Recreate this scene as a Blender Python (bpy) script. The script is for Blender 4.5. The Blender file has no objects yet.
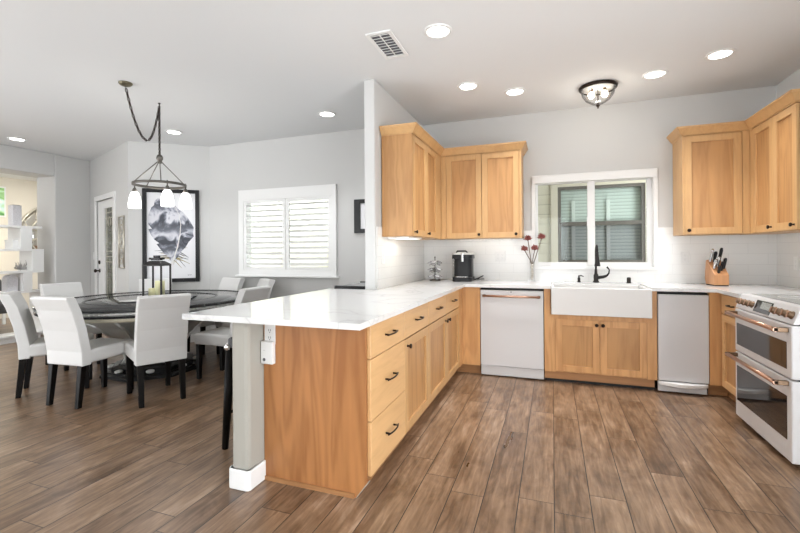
import bpy, bmesh, math, random
from mathutils import Matrix, Vector
random.seed(7)
C = bpy.context.scene
col = C.collection
PI = math.pi
# ------------------------------------------------------------------ camera
cam_d = bpy.data.cameras.new('camera'); cam = bpy.data.objects.new('camera', cam_d); col.objects.link(cam)
cam_d.sensor_width = 36.0; cam_d.sensor_fit = 'HORIZONTAL'
cam_d.lens = 421.627 * 36 / 800
cam_d.shift_y = -(266.5 - 251.477) / 800
cam_d.clip_start = 0.05; cam_d.clip_end = 200
cam.location = (0, 0, 1.244)
cam.rotation_euler = (Matrix.Rotation(math.radians(19.882), 3, 'Z') @ Matrix.Rotation(math.radians(90.014), 3, 'X')
                      @ Matrix.Rotation(math.radians(-0.402), 3, 'Z')).to_euler()
C.camera = cam
# ------------------------------------------------------------------ world, daylight, exposure
W = bpy.data.worlds.new('daylight'); C.world = W; W.use_nodes = True
bg = W.node_tree.nodes['Background']; bg.inputs[0].default_value = (0.93, 0.97, 1.0, 1); bg.inputs[1].default_value = 5.6
C.view_settings.view_transform = 'Standard'; C.view_settings.look = 'None'
C.view_settings.gamma = 1.0; C.view_settings.use_curve_mapping = False
C.view_settings.exposure = 0.26
CAN_POWER = 78.0
def area(name, loc, size, power, color=(1, 1, 1), rot=(0, 0, 0), shape='DISK', sy=None):
    d = bpy.data.lights.new(name, 'AREA'); d.shape = shape; d.size = size
    if sy: d.size_y = sy
    d.energy = power; d.color = color
    o = bpy.data.objects.new(name, d); o.location = loc; o.rotation_euler = rot; col.objects.link(o); return o

# added fill: upward area lights outside unseen rear wall openings, brightening the ceiling
RX_ = math.radians
DAY, UPLIGHT = (.92, .965, 1), (.95, .975, 1)
area('rear_fill_left', (-5.2, -3.5, .6), 2.8, 90, UPLIGHT, (RX_(150), 0, 0), 'RECTANGLE', 1.2)
area('rear_fill_right', (-.6, -3.5, .6), 1.8, 14, UPLIGHT, (RX_(150), 0, 0), 'RECTANGLE', 1.2)
# sliding door in the right wall, nearer than the camera sees
area('side_sky', (2.12, .0, 1.2), 3.0, 2, DAY, (RX_(86), 0, RX_(90)), 'RECTANGLE', 2.1)
area('side_patio', (2.5, .0, .2), 3.0, 75, UPLIGHT, (RX_(148), 0, RX_(90)), 'RECTANGLE', 1.4)
area('left_fill', (-7.5, -.9, .3), 2.6, 240, UPLIGHT, (RX_(148), 0, RX_(-90)), 'RECTANGLE', 1.4)  # added upward fill beyond an unseen left opening, lifts the dining ceiling
def can_spot(loc, power):
    d = bpy.data.lights.new('can_lamp', 'SPOT'); d.energy = power; d.color = (.97, .985, 1); d.spot_size = RX_(94); d.spot_blend = 1.; d.shadow_soft_size = .07
    o = bpy.data.objects.new('can_lamp', d); o.location = loc; col.objects.link(o); return o

# ------------------------------------------------------------------ materials
def newmat(name):
    m = bpy.data.materials.new(name); m.use_nodes = True
    nt = m.node_tree; return m, nt, nt.nodes['Principled BSDF']
def pm(name, c, rough=.5, metal=0., var=0., vscale=6., bump=0., bscale=40., spec=None, coat=0., trans=0., emit=None, estr=0., ior=None):
    m, nt, b = newmat(name); N, L = nt.nodes, nt.links
    b.inputs['Base Color'].default_value = (*c, 1); b.inputs['Roughness'].default_value = rough; b.inputs['Metallic'].default_value = metal
    if spec is not None: b.inputs['Specular IOR Level'].default_value = spec
    if coat: b.inputs['Coat Weight'].default_value = coat
    if trans: b.inputs['Transmission Weight'].default_value = trans
    if ior: b.inputs['IOR'].default_value = ior
    if emit: b.inputs['Emission Color'].default_value = (*emit, 1); b.inputs['Emission Strength'].default_value = estr
    tc = N.new('ShaderNodeTexCoord')
    if var:
        n = N.new('ShaderNodeTexNoise'); n.inputs['Scale'].default_value = vscale; n.inputs['Detail'].default_value = 4
        L.new(tc.outputs['Object'], n.inputs['Vector'])
        mx = N.new('ShaderNodeMix'); mx.data_type = 'RGBA'
        mx.inputs[6].default_value = (*[max(0, x * (1 - var)) for x in c], 1); mx.inputs[7].default_value = (*[min(1, x * (1 + var)) for x in c], 1)
        L.new(n.outputs['Fac'], mx.inputs[0]); L.new(mx.outputs[2], b.inputs['Base Color'])
    if bump:
        n2 = N.new('ShaderNodeTexNoise'); n2.inputs['Scale'].default_value = bscale; n2.inputs['Detail'].default_value = 3
        L.new(tc.outputs['Object'], n2.inputs['Vector'])
        bp = N.new('ShaderNodeBump'); bp.inputs['Strength'].default_value = bump; bp.inputs['Distance'].default_value = .003
        L.new(n2.outputs['Fac'], bp.inputs['Height']); L.new(bp.outputs['Normal'], b.inputs['Normal'])
    return m
def ramp(N, stops):
    r = N.new('ShaderNodeValToRGB'); e = r.color_ramp.elements
    while len(e) < len(stops): e.new(.5)
    for i, (p, c) in enumerate(stops): e[i].position = p; e[i].color = (*c, 1)
    return r
def wood(name, c, axis='Z', contrast=.2, rough=.38, scale=1., figure=.5):
    """maple / cherry: long stretched grain with soft cathedral figure"""
    m, nt, b = newmat(name); N, L = nt.nodes, nt.links
    tc = N.new('ShaderNodeTexCoord'); mp = N.new('ShaderNodeMapping')
    oi = N.new('ShaderNodeObjectInfo')
    s = [9 * scale] * 3; s['XYZ'.index(axis)] = .9 * scale
    mp.inputs['Scale'].default_value = s
    ad = N.new('ShaderNodeVectorMath'); ad.operation = 'ADD'
    sc = N.new('ShaderNodeVectorMath'); sc.operation = 'SCALE'; sc.inputs[0].default_value = (3.1, 5.7, 9.3)
    L.new(oi.outputs['Random'], sc.inputs['Scale'])
    L.new(tc.outputs['Object'], ad.inputs[0]); L.new(sc.outputs[0], ad.inputs[1]); L.new(ad.outputs[0], mp.inputs['Vector'])
    n1 = N.new('ShaderNodeTexNoise'); n1.inputs['Scale'].default_value = .9; n1.inputs['Detail'].default_value = 2; n1.inputs['Distortion'].default_value = 1.1
    L.new(mp.outputs[0], n1.inputs['Vector'])
    mu = N.new('ShaderNodeMath'); mu.operation = 'MULTIPLY'; mu.inputs[1].default_value = 30
    L.new(n1.outputs['Fac'], mu.inputs[0])
    sn = N.new('ShaderNodeMath'); sn.operation = 'SINE'; L.new(mu.outputs[0], sn.inputs[0])
    sn2 = N.new('ShaderNodeMath'); sn2.operation = 'MULTIPLY_ADD'; sn2.inputs[1].default_value = .25 * figure; sn2.inputs[2].default_value = .5; L.new(sn.outputs[0], sn2.inputs[0])
    n2 = N.new('ShaderNodeTexNoise'); n2.inputs['Scale'].default_value = 7; n2.inputs['Detail'].default_value = 5; L.new(mp.outputs[0], n2.inputs['Vector'])
    n3 = N.new('ShaderNodeTexNoise'); n3.inputs['Scale'].default_value = 1.4; n3.inputs['Detail'].default_value = 1; L.new(mp.outputs[0], n3.inputs['Vector'])
    a1 = N.new('ShaderNodeMath'); a1.operation = 'ADD'; L.new(sn2.outputs[0], a1.inputs[0]); L.new(n2.outputs['Fac'], a1.inputs[1])
    a2 = N.new('ShaderNodeMath'); a2.operation = 'ADD'; L.new(a1.outputs[0], a2.inputs[0]); L.new(n3.outputs['Fac'], a2.inputs[1])
    dv = N.new('ShaderNodeMath'); dv.operation = 'DIVIDE'; dv.inputs[1].default_value = 3; L.new(a2.outputs[0], dv.inputs[0])
    k = contrast
    dark = (c[0] * (1 - k), c[1] * (1 - 1.35 * k), c[2] * (1 - 1.6 * k)); lite = tuple(min(1, x * (1 + .7 * k)) for x in c)
    r = ramp(N, [(.36, dark), (.5, c), (.64, lite)])
    L.new(dv.outputs[0], r.inputs[0]); L.new(r.outputs[0], b.inputs['Base Color'])
    b.inputs['Roughness'].default_value = rough
    return m
def floor_mat():
    m, nt, b = newmat('plank_floor'); N, L = nt.nodes, nt.links
    def M(op, a, b2=None, c=None):
        n = N.new('ShaderNodeMath'); n.operation = op
        for i, v in enumerate((a, b2, c)):
            if v is None: continue
            if isinstance(v, (int, float)): n.inputs[i].default_value = v
            else: L.new(v, n.inputs[i])
        return n.outputs[0]
    tc = N.new('ShaderNodeTexCoord'); sp = N.new('ShaderNodeSeparateXYZ'); L.new(tc.outputs['Object'], sp.inputs[0])
    X, Y = sp.outputs[0], sp.outputs[1]
    PW, PL = .168, 1.22
    row = M('DIVIDE', X, PW); ri = M('FLOOR', row); rf = M('FRACT', row)
    wn = N.new('ShaderNodeTexWhiteNoise'); wn.noise_dimensions = '1D'; L.new(ri, wn.inputs['W'])
    yy = M('ADD', M('DIVIDE', Y, PL), M('MULTIPLY', wn.outputs['Value'], 7.3))
    yi = M('FLOOR', yy); yf = M('FRACT', yy)
    cv = N.new('ShaderNodeCombineXYZ'); L.new(ri, cv.inputs[0]); L.new(yi, cv.inputs[1])
    w2 = N.new('ShaderNodeTexWhiteNoise'); w2.noise_dimensions = '2D'; L.new(cv.outputs[0], w2.inputs['Vector'])
    pid = w2.outputs['Value']
    # gaps
    ex = M('MINIMUM', rf, M('SUBTRACT', 1.0, rf)); ey = M('MINIMUM', yf, M('SUBTRACT', 1.0, yf))
    gx = M('GREATER_THAN', M('MULTIPLY', ex, PW), .0024); gy = M('GREATER_THAN', M('MULTIPLY', ey, PL), .0018)
    gap = M('MULTIPLY', gx, gy)
    # grain coordinates, shifted per plank
    g = N.new('ShaderNodeCombineXYZ')
    L.new(M('MULTIPLY', X, 9.0), g.inputs[0]); L.new(M('MULTIPLY', Y, 1.5), g.inputs[1]); L.new(M('MULTIPLY', pid, 41.0), g.inputs[2])
    n1 = N.new('ShaderNodeTexNoise'); n1.inputs['Scale'].default_value = .75; n1.inputs['Detail'].default_value = 5; n1.inputs['Distortion'].default_value = .7; L.new(g.outputs[0], n1.inputs['Vector'])
    g2 = N.new('ShaderNodeCombineXYZ')
    L.new(M('MULTIPLY', X, 42.0), g2.inputs[0]); L.new(M('MULTIPLY', Y, 4.0), g2.inputs[1]); L.new(M('MULTIPLY', pid, 17.0), g2.inputs[2])
    n2 = N.new('ShaderNodeTexNoise'); n2.inputs['Scale'].default_value = 1.0; n2.inputs['Detail'].default_value = 6; n2.inputs['Distortion'].default_value = .8; L.new(g2.outputs[0], n2.inputs['Vector'])
    n3 = N.new('ShaderNodeTexNoise'); n3.inputs['Scale'].default_value = 1.6; n3.inputs['Detail'].default_value = 6; n3.inputs['Roughness'].default_value = .62; n3.inputs['Distortion'].default_value = 1.0
    g3 = N.new('ShaderNodeCombineXYZ'); L.new(M('MULTIPLY', X, 4.0), g3.inputs[0]); L.new(M('MULTIPLY', Y, 1.9), g3.inputs[1]); L.new(M('MULTIPLY', pid, 23.0), g3.inputs[2]); L.new(g3.outputs[0], n3.inputs['Vector'])
    v = M('ADD', M('ADD', M('MULTIPLY', n1.outputs['Fac'], .42), M('MULTIPLY', n2.outputs['Fac'], .56)), M('ADD', M('MULTIPLY', pid, .12), M('MULTIPLY', n3.outputs['Fac'], .55)))
    v = M('MULTIPLY_ADD', M('SUBTRACT', v, .355 + .46), .74, .455)
    r = ramp(N, [(.18, FL[0]), (.37, FL[1]), (.54, FL[2]), (.76, FL[3])])
    L.new(v, r.inputs[0])
    mx = N.new('ShaderNodeMix'); mx.data_type = 'RGBA'; mx.inputs[6].default_value = (.02, .013, .01, 1)
    L.new(gap, mx.inputs[0]); L.new(r.outputs[0], mx.inputs[7]); L.new(mx.outputs[2], b.inputs['Base Color'])
    b.inputs['Specular IOR Level'].default_value = .8
    rr = M('MULTIPLY_ADD', n1.outputs['Fac'], .2, .22); L.new(rr, b.inputs['Roughness'])
    bp = N.new('ShaderNodeBump'); bp.inputs['Strength'].default_value = .25; bp.inputs['Distance'].default_value = .002
    L.new(M('ADD', gap, M('MULTIPLY', n2.outputs['Fac'], .35)), bp.inputs['Height']); L.new(bp.outputs[0], b.inputs['Normal'])
    return m
FL = [(.028, .014, .007), (.122, .068, .036), (.27, .17, .102), (.54, .405, .30)]
def tile_mat():
    m, nt, b = newmat('white_subway_tile'); N, L = nt.nodes, nt.links
    tc = N.new('ShaderNodeTexCoord'); sp = N.new('ShaderNodeSeparateXYZ'); L.new(tc.outputs['Object'], sp.inputs[0])
    ad = N.new('ShaderNodeMath'); ad.operation = 'ADD'; L.new(sp.outputs[0], ad.inputs[0]); L.new(sp.outputs[1], ad.inputs[1])
    cb = N.new('ShaderNodeCombineXYZ'); L.new(ad.outputs[0], cb.inputs[0]); L.new(sp.outputs[2], cb.inputs[1])
    br = N.new('ShaderNodeTexBrick'); br.inputs['Scale'].default_value = 1.0
    br.inputs['Brick Width'].default_value = .305; br.inputs['Row Height'].default_value = .1; br.inputs['Mortar Size'].default_value = .0018
    br.inputs['Color1'].default_value = (.79, .79, .775, 1); br.inputs['Color2'].default_value = (.775, .775, .76, 1); br.inputs['Mortar'].default_value = (.69, .69, .68, 1)
    L.new(cb.outputs[0], br.inputs['Vector']); L.new(br.outputs['Color'], b.inputs['Base Color'])
    b.inputs['Roughness'].default_value = .14
    bp = N.new('ShaderNodeBump'); bp.inputs['Strength'].default_value = .3; bp.inputs['Distance'].default_value = .002; bp.invert = True
    L.new(br.outputs['Fac'], bp.inputs['Height']); L.new(bp.outputs[0], b.inputs['Normal'])
    return m
def quartz_mat():
    m, nt, b = newmat('veined_quartz'); N, L = nt.nodes, nt.links
    tc = N.new('ShaderNodeTexCoord'); n = N.new('ShaderNodeTexNoise'); n.inputs['Scale'].default_value = 1.3; n.inputs['Detail'].default_value = 6; n.inputs['Distortion'].default_value = .8
    L.new(tc.outputs['Object'], n.inputs['Vector'])
    s = N.new('ShaderNodeMath'); s.operation = 'SUBTRACT'; s.inputs[1].default_value = .5; L.new(n.outputs['Fac'], s.inputs[0])
    a = N.new('ShaderNodeMath'); a.operation = 'ABSOLUTE'; L.new(s.outputs[0], a.inputs[0])
    r = ramp(N, [(0., (.58, .58, .58)), (.008, (.675, .675, .67)), (.04, (.705, .705, .70))]); L.new(a.outputs[0], r.inputs[0])
    L.new(r.outputs[0], b.inputs['Base Color']); b.inputs['Roughness'].default_value = .10
    return m
def siding_mat():
    m, nt, b = newmat('lap_siding'); N, L = nt.nodes, nt.links
    tc = N.new('ShaderNodeTexCoord'); sp = N.new('ShaderNodeSeparateXYZ'); L.new(tc.outputs['Object'], sp.inputs[0])
    mu = N.new('ShaderNodeMath'); mu.operation = 'MULTIPLY'; mu.inputs[1].default_value = 1 / .15; L.new(sp.outputs[2], mu.inputs[0])
    fr = N.new('ShaderNodeMath'); fr.operation = 'FRACT'; L.new(mu.outputs[0], fr.inputs[0])
    r = ramp(N, [(0., (.30, .28, .22)), (.07, (.62, .58, .47)), (1., (.66, .62, .51))]); L.new(fr.outputs[0], r.inputs[0])
    L.new(r.outputs[0], b.inputs['Base Color']); b.inputs['Roughness'].default_value = .7
    return m
def blinds_mat():
    m, nt, b = newmat('closed_blinds'); N, L = nt.nodes, nt.links
    tc = N.new('ShaderNodeTexCoord'); sp = N.new('ShaderNodeSeparateXYZ'); L.new(tc.outputs['Object'], sp.inputs[0])
    mu = N.new('ShaderNodeMath'); mu.operation = 'MULTIPLY'; mu.inputs[1].default_value = 1 / .05; L.new(sp.outputs[2], mu.inputs[0])
    fr = N.new('ShaderNodeMath'); fr.operation = 'FRACT'; L.new(mu.outputs[0], fr.inputs[0])
    r = ramp(N, [(0., (.34, .36, .35)), (.25, (.62, .65, .625)), (1., (.72, .745, .725))]); L.new(fr.outputs[0], r.inputs[0])
    L.new(r.outputs[0], b.inputs['Base Color']); b.inputs['Roughness'].default_value = .6
    return m
def feather_mat():
    m, nt, b = newmat('watercolour_feather'); N, L = nt.nodes, nt.links
    tc = N.new('ShaderNodeTexCoord'); mp = N.new('ShaderNodeMapping'); mp.inputs['Scale'].default_value = (1.2, 1.2, 1.); L.new(tc.outputs['Object'], mp.inputs['Vector'])
    n = N.new('ShaderNodeTexNoise'); n.inputs['Scale'].default_value = 4.5; n.inputs['Detail'].default_value = 6; n.inputs['Distortion'].default_value = 1.2; L.new(mp.outputs[0], n.inputs['Vector'])
    sp = N.new('ShaderNodeSeparateXYZ'); L.new(tc.outputs['Object'], sp.inputs[0])
    ma = N.new('ShaderNodeMath'); ma.operation = 'MULTIPLY_ADD'; ma.inputs[1].default_value = 21; L.new(sp.outputs[2], ma.inputs[0])
    m2 = N.new('ShaderNodeMath'); m2.operation = 'MULTIPLY'; m2.inputs[1].default_value = 14; L.new(n.outputs['Fac'], m2.inputs[0]); L.new(m2.outputs[0], ma.inputs[2])
    s = N.new('ShaderNodeMath'); s.operation = 'SINE'; L.new(ma.outputs[0], s.inputs[0])
    s2 = N.new('ShaderNodeMath'); s2.operation = 'MULTIPLY_ADD'; s2.inputs[1].default_value = .3; s2.inputs[2].default_value = .2; L.new(s.outputs[0], s2.inputs[0])
    a = N.new('ShaderNodeMath'); a.operation = 'ADD'; L.new(s2.outputs[0], a.inputs[0]); L.new(n.outputs['Fac'], a.inputs[1])
    r = ramp(N, [(.35, (.055, .06, .075)), (.6, (.17, .18, .215)), (.85, (.38, .39, .45)), (1., (.62, .62, .66))]); L.new(a.outputs[0], r.inputs[0])
    L.new(r.outputs[0], b.inputs['Base Color']); b.inputs['Roughness'].default_value = .6
    return m
def glass_mat(name='clear_glass', c=(1, 1, 1), fres=.08):
    m, nt, b = newmat(name); N, L = nt.nodes, nt.links
    N.remove(b); out = N['Material Output']
    t = N.new('ShaderNodeBsdfTransparent'); t.inputs[0].default_value = (*c, 1); g = N.new('ShaderNodeBsdfGlossy'); g.inputs['Roughness'].default_value = .02
    lw = N.new('ShaderNodeLayerWeight'); lw.inputs['Blend'].default_value = .15
    sc = N.new('ShaderNodeMath'); sc.operation = 'MULTIPLY_ADD'; sc.inputs[1].default_value = .6; sc.inputs[2].default_value = fres * .4; L.new(lw.outputs['Fresnel'], sc.inputs[0])
    mx = N.new('ShaderNodeMixShader'); L.new(sc.outputs[0], mx.inputs[0]); L.new(t.outputs[0], mx.inputs[1]); L.new(g.outputs[0], mx.inputs[2]); L.new(mx.outputs[0], out.inputs[0])
    return m
def leaf_art_mat():
    m, nt, b = newmat('green_leaf_print'); N, L = nt.nodes, nt.links
    tc = N.new('ShaderNodeTexCoord'); n = N.new('ShaderNodeTexNoise'); n.inputs['Scale'].default_value = 3.2; n.inputs['Detail'].default_value = 2; n.inputs['Distortion'].default_value = 1.2; L.new(tc.outputs['Object'], n.inputs['Vector'])
    r = ramp(N, [(.36, (.03, .13, .05)), (.44, (.16, .45, .12)), (.52, (.45, .72, .35)), (.58, (.55, .8, .74)), (.72, (.85, .92, .86))]); L.new(n.outputs['Fac'], r.inputs[0])
    L.new(r.outputs[0], b.inputs['Base Color']); return m

M = {}
WALL = (.585, .583, .572)
M['wall'] = pm('painted_wall', WALL, .75, var=.015, vscale=2, bump=.05, bscale=180)
M['ceil'] = pm('painted_ceiling', (.745, .755, .76), .85, bump=.06, bscale=140)
M['white'] = pm('white_trim', (.80, .80, .79), .35)
M['cream'] = pm('cream_wall', (.74, .70, .61), .8, var=.02)
M['greige'] = pm('greige_matte', (.36, .345, .305), .75, bump=.05, bscale=180)  # even greige base for the half wall, darker than the walls
M['floor'] = floor_mat(); M['tile'] = tile_mat(); M['quartz'] = quartz_mat()
M['maple'] = wood('maple_frame', (.57, .34, .15), 'Z', .09)
M['maple_h'] = wood('maple_drawer', (.66, .40, .185), 'Y', .09)
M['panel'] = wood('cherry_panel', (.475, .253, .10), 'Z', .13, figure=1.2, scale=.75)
M['base_panel'] = wood('base_cherry', (.60, .325, .135), 'Z', .13, figure=1.2, scale=.75)
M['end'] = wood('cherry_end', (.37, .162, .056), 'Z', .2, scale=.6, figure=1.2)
M['kick'] = wood('kick_wood', (.36, .18, .075), 'X', .2)
M['black'] = pm('black_void', (.012, .012, .012), .6)
M['bronze'] = pm('dark_bronze', (.035, .025, .02), .32, .9)
M['copper'] = pm('brushed_copper', (.55, .34, .245), .34, 1.)
M['gold'] = pm('brushed_bronze', (.20, .135, .09), .42, 1.)
M['app'] = pm('matte_white_enamel', (.63, .625, .63), .32)
M['appside'] = pm('dark_steel_side', (.05, .05, .05), .5)
M['oven'] = pm('oven_glass', (.018, .016, .016), .06, spec=.8)
M['fire'] = pm('fireclay', (.70, .69, .675), .12)
M['cook'] = pm('cooktop_glass', (.30, .31, .30), .08)
M['leather'] = pm('white_leatherette', (.64, .635, .625), .42, var=.02, bump=.06, bscale=60)
M['espresso'] = pm('espresso_wood', (.005, .004, .0035), .45, spec=.12)
M['chrome'] = pm('chrome', (.75, .75, .76), .12, 1.)
M['nickel'] = pm('satin_nickel', (.15, .14, .125), .4, .85)
M['tabletop'] = pm('dark_grey_lacquer', (.018, .019, .021), .06, spec=.5)
M['ebony'] = pm('ebony_lacquer', (.008, .008, .009), .25, spec=.3)
M['silver'] = pm('silver_leaf', (.68, .68, .66), .3, .7, bump=.3, bscale=90)
M['gilt'] = pm('champagne_gilt', (.62, .58, .46), .4, .35)
M['pedestal'] = pm('grey_pedestal', (.48, .48, .46), .28, .3, var=.08)
M['glass'] = glass_mat(); M['winglass'] = glass_mat('window_glass', (.975, 1, .988), .02)
M['screen'] = pm('black_screen', (.012, .012, .014), .1)
M['siding'] = siding_mat(); M['blinds'] = blinds_mat()
M['mesh'] = glass_mat('screened_glass', (.84, .845, .85), .02)
M['tan'] = pm('tan_trim', (.60, .55, .45), .6); M['brown'] = pm('bronze_frame', (.12, .105, .09), .45)
M['grey'] = pm('grey_lacquer', (.33, .33, .33), .2); M['shelf'] = pm('white_lacquer', (.80, .80, .79), .3)
M['can'] = pm('lit_lens', (1, 1, 1), .4, emit=(1, .985, .95), estr=9.)
M['shade'] = pm('lit_opal_glass', (.95, .95, .95), .3, emit=(1, .985, .96), estr=1.6)
M['bulb'] = pm('lit_bulb', (1, 1, 1), .3, emit=(1, .9, .72), estr=14.)
M['strip'] = pm('lit_strip', (1, 1, 1), .3, emit=(1, .93, .8), estr=1.3)
M['candle'] = pm('ivory_wax', (.72, .70, .42), .45)
M['art'] = pm('art_paper', (.78, .78, .80), .6); M['feather'] = feather_mat()
M['ochre'] = pm('ochre_wash', (.33, .27, .14), .7); M['inkgrey'] = pm('ink_grey', (.10, .105, .12), .7); M['quill'] = pm('pale_quill', (.72, .71, .68), .6)
M['frame'] = pm('black_frame', (.008, .008, .009), .35, spec=.3)
M['brass'] = pm('aged_brass', (.17, .15, .10), .4, .8)
M['antique'] = pm('antique_silver', (.58, .55, .48), .35, .7, var=.2, vscale=20)
M['leadglass'] = pm('bevelled_glass', (.13, .135, .10), .15, var=.85, vscale=18, bump=.6, bscale=22)
M['mirror'] = pm('mirror_glass', (.8, .8, .8), .03, 1.)
M['red'] = pm('dusky_red_petal', (.22, .055, .048), .6, var=.3, vscale=60); M['stem'] = pm('brown_stem', (.13, .09, .06), .6)
M['gunmetal'] = pm('gunmetal', (.03, .028, .027), .35, .7)
M['beech'] = wood('beech_block', (.56, .28, .13), 'Z', .14)
M['plastic'] = pm('black_plastic', (.012, .012, .013), .35, spec=.3); M['greyplastic'] = pm('grey_plastic', (.20, .20, .205), .25)
M['handle_steel'] = pm('steel_handle', (.55, .55, .56), .25, 1.)
M['outlet'] = pm('outlet_white', (.73, .73, .72), .35); M['slot'] = pm('outlet_slot', (.12, .12, .13), .5)
M['upholstery'] = pm('charcoal_fabric', (.09, .09, .095), .85, bump=.2, bscale=120)
M['coral'] = pm('grey_coral', (.42, .41, .40), .7, bump=.5, bscale=60)
M['lattice'] = pm('pale_lattice', (.62, .61, .63), .6, var=.25, vscale=60)
M['leafart'] = leaf_art_mat()
M['lampshade'] = pm('lit_lampshade', (.95, .9, .8), .6, emit=(1, .93, .8), estr=1.6)
M['ground'] = pm('outdoor_ground', (.42, .40, .36), .9, var=.1)
M['fence'] = pm('tan_fence', (.86, .83, .69), .8, var=.06)

# ------------------------------------------------------------------ mesh builder
class B:
    def __init__(s): s.v = []; s.f = []; s.sm = []
    def add(s, vs, fs, smooth=False, T=None):
        o = len(s.v)
        s.v += [tuple(T @ Vector(p)) if T is not None else tuple(p) for p in vs]
        for f in fs: s.f.append([i + o for i in f]); s.sm.append(smooth)
        return s
    def box(s, x0, x1, y0, y1, z0, z1, T=None):
        vs = [(x, y, z) for z in (z0, z1) for y in (y0, y1) for x in (x0, x1)]
        return s.add(vs, [(0, 1, 3, 2), (4, 6, 7, 5), (0, 4, 5, 1), (2, 3, 7, 6), (0, 2, 6, 4), (1, 5, 7, 3)], False, T)
    def prism(s, poly, a, b, ax='Z', T=None, smooth=False):
        n = len(poly)
        f = {'Z': lambda p, h: (p[0], p[1], h), 'Y': lambda p, h: (p[0], h, p[1]), 'X': lambda p, h: (h, p[0], p[1])}[ax]
        vs = [f(p, a) for p in poly] + [f(p, b) for p in poly]
        s.add(vs, [list(range(n))[::-1], list(range(n, 2 * n))], False, T)
        o = len(s.v) - 2 * n
        for i in range(n): s.f.append([o + i, o + (i + 1) % n, o + n + (i + 1) % n, o + n + i]); s.sm.append(smooth)
        return s
    def tube(s, pts, r, n=8, T=None, closed=False, caps=True):
        P = [Vector(p) for p in pts]; m = len(P); vs = []
        up = None
        for i, p in enumerate(P):
            if closed: t = P[(i + 1) % m] - P[i - 1]
            else: t = P[min(i + 1, m - 1)] - P[max(i - 1, 0)]
            t.normalize()
            if up is None: up = Vector((0, 0, 1)) if abs(t.z) < .9 else Vector((1, 0, 0))
            a = t.cross(up)
            if a.length < 1e-4: a = t.orthogonal()
            a.normalize(); b = a.cross(t); up = b
            rr = r[i] if isinstance(r, (list, tuple)) else r
            for k in range(n):
                q = 2 * PI * k / n; vs.append(p + rr * (a * math.cos(q) + b * math.sin(q)))
        fs = []
        for i in range(m if closed else m - 1):
            j = (i + 1) % m
            for k in range(n): fs.append((i * n + k, i * n + (k + 1) % n, j * n + (k + 1) % n, j * n + k))
        s.add(vs, fs, True, T)
        if caps and not closed:
            o = len(s.v) - m * n
            s.f.append([o + k for k in range(n)]); s.sm.append(False); s.f.append([o + (m - 1) * n + k for k in range(n)][::-1]); s.sm.append(False)
        return s
    def lathe(s, prof, c=(0, 0, 0), n=24, T=None, smooth=True, rot=0., ring=False):
        if ring: prof = list(prof) + [prof[0]]
        vs = []; m = len(prof)
        for r, z in prof:
            for k in range(n):
                q = 2 * PI * k / n + rot; vs.append((c[0] + r * math.cos(q), c[1] + r * math.sin(q), c[2] + z))
        fs = []
        for i in range(m - 1):
            for k in range(n): fs.append((i * n + k, i * n + (k + 1) % n, (i + 1) * n + (k + 1) % n, (i + 1) * n + k))
        s.add(vs, fs, smooth, T); o = len(s.v) - m * n
        if not ring and prof[0][0] > 1e-5: s.f.append([o + k for k in range(n)][::-1]); s.sm.append(False)
        if not ring and prof[-1][0] > 1e-5: s.f.append([o + (m - 1) * n + k for k in range(n)]); s.sm.append(False)
        return s
    def ball(s, c, r, n=12, sz=1., T=None):
        k = max(4, n // 2)
        return s.lathe([(max(1e-6, r * math.sin(PI * i / k)), -r * sz * math.cos(PI * i / k)) for i in range(k + 1)], c, n, T)
    def torus(s, c, R, r, n=32, m=8, T=None, sx=1., sy=1.):
        return s.tube([(c[0] + R * sx * math.cos(2 * PI * i / n), c[1] + R * sy * math.sin(2 * PI * i / n), c[2]) for i in range(n)], r, m, T, True)
    def sweep(s, path, prof, g0=None, g1=None):
        """profile (out, z) swept along a plan path with mitres; out is to the right of travel; g0/g1 ghost neighbours"""
        P = [Vector(p) for p in path]; m = len(P); k = len(prof); vs = []
        ext = [Vector(g0) if g0 else P[0] * 2 - P[1]] + P + [Vector(g1) if g1 else P[-1] * 2 - P[-2]]
        for i in range(m):
            d0 = (ext[i + 1] - ext[i]).normalized(); d1 = (ext[i + 2] - ext[i + 1]).normalized()
            n0 = Vector((d0.y, -d0.x)); n1 = Vector((d1.y, -d1.x)); b = (n0 + n1); b = b / b.dot(n0)
            for o, z in prof: vs.append((P[i].x + b.x * o, P[i].y + b.y * o, z))
        fs = [tuple(range(k)), tuple(range((m - 1) * k, m * k))[::-1]]
        for i in range(m - 1):
            for j in range(k): fs.append((i * k + j, i * k + (j + 1) % k, (i + 1) * k + (j + 1) % k, (i + 1) * k + j))
        return s.add(vs, fs)
    def build(s, name, mat, parent=None, bevel=0., seg=2, local=False, kind=None, label=None, subsurf=0):
        me = bpy.data.meshes.new(name)
        vs = s.v
        if parent is not None and not local:
            W = Matrix.Identity(4); q = parent
            while q is not None: W = q.matrix_basis @ W; q = q.parent
            I = W.inverted(); vs = [tuple(I @ Vector(p)) for p in vs]
        me.from_pydata(vs, [], s.f); me.update()
        for p, sm in zip(me.polygons, s.sm): p.use_smooth = sm
        bm = bmesh.new(); bm.from_mesh(me); bmesh.ops.recalc_face_normals(bm, faces=bm.faces); bm.to_mesh(me); bm.free()
        me.materials.append(M[mat] if isinstance(mat, str) else mat)
        o = bpy.data.objects.new(name, me); col.objects.link(o)
        if parent is not None: o.parent = parent
        if bevel:
            md = o.modifiers.new('bevel', 'BEVEL'); md.width = bevel; md.segments = seg; md.limit_method = 'ANGLE'; md.angle_limit = math.radians(40)
        if kind: o['kind'] = kind
        if label: o['label'] = label
        return o
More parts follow.
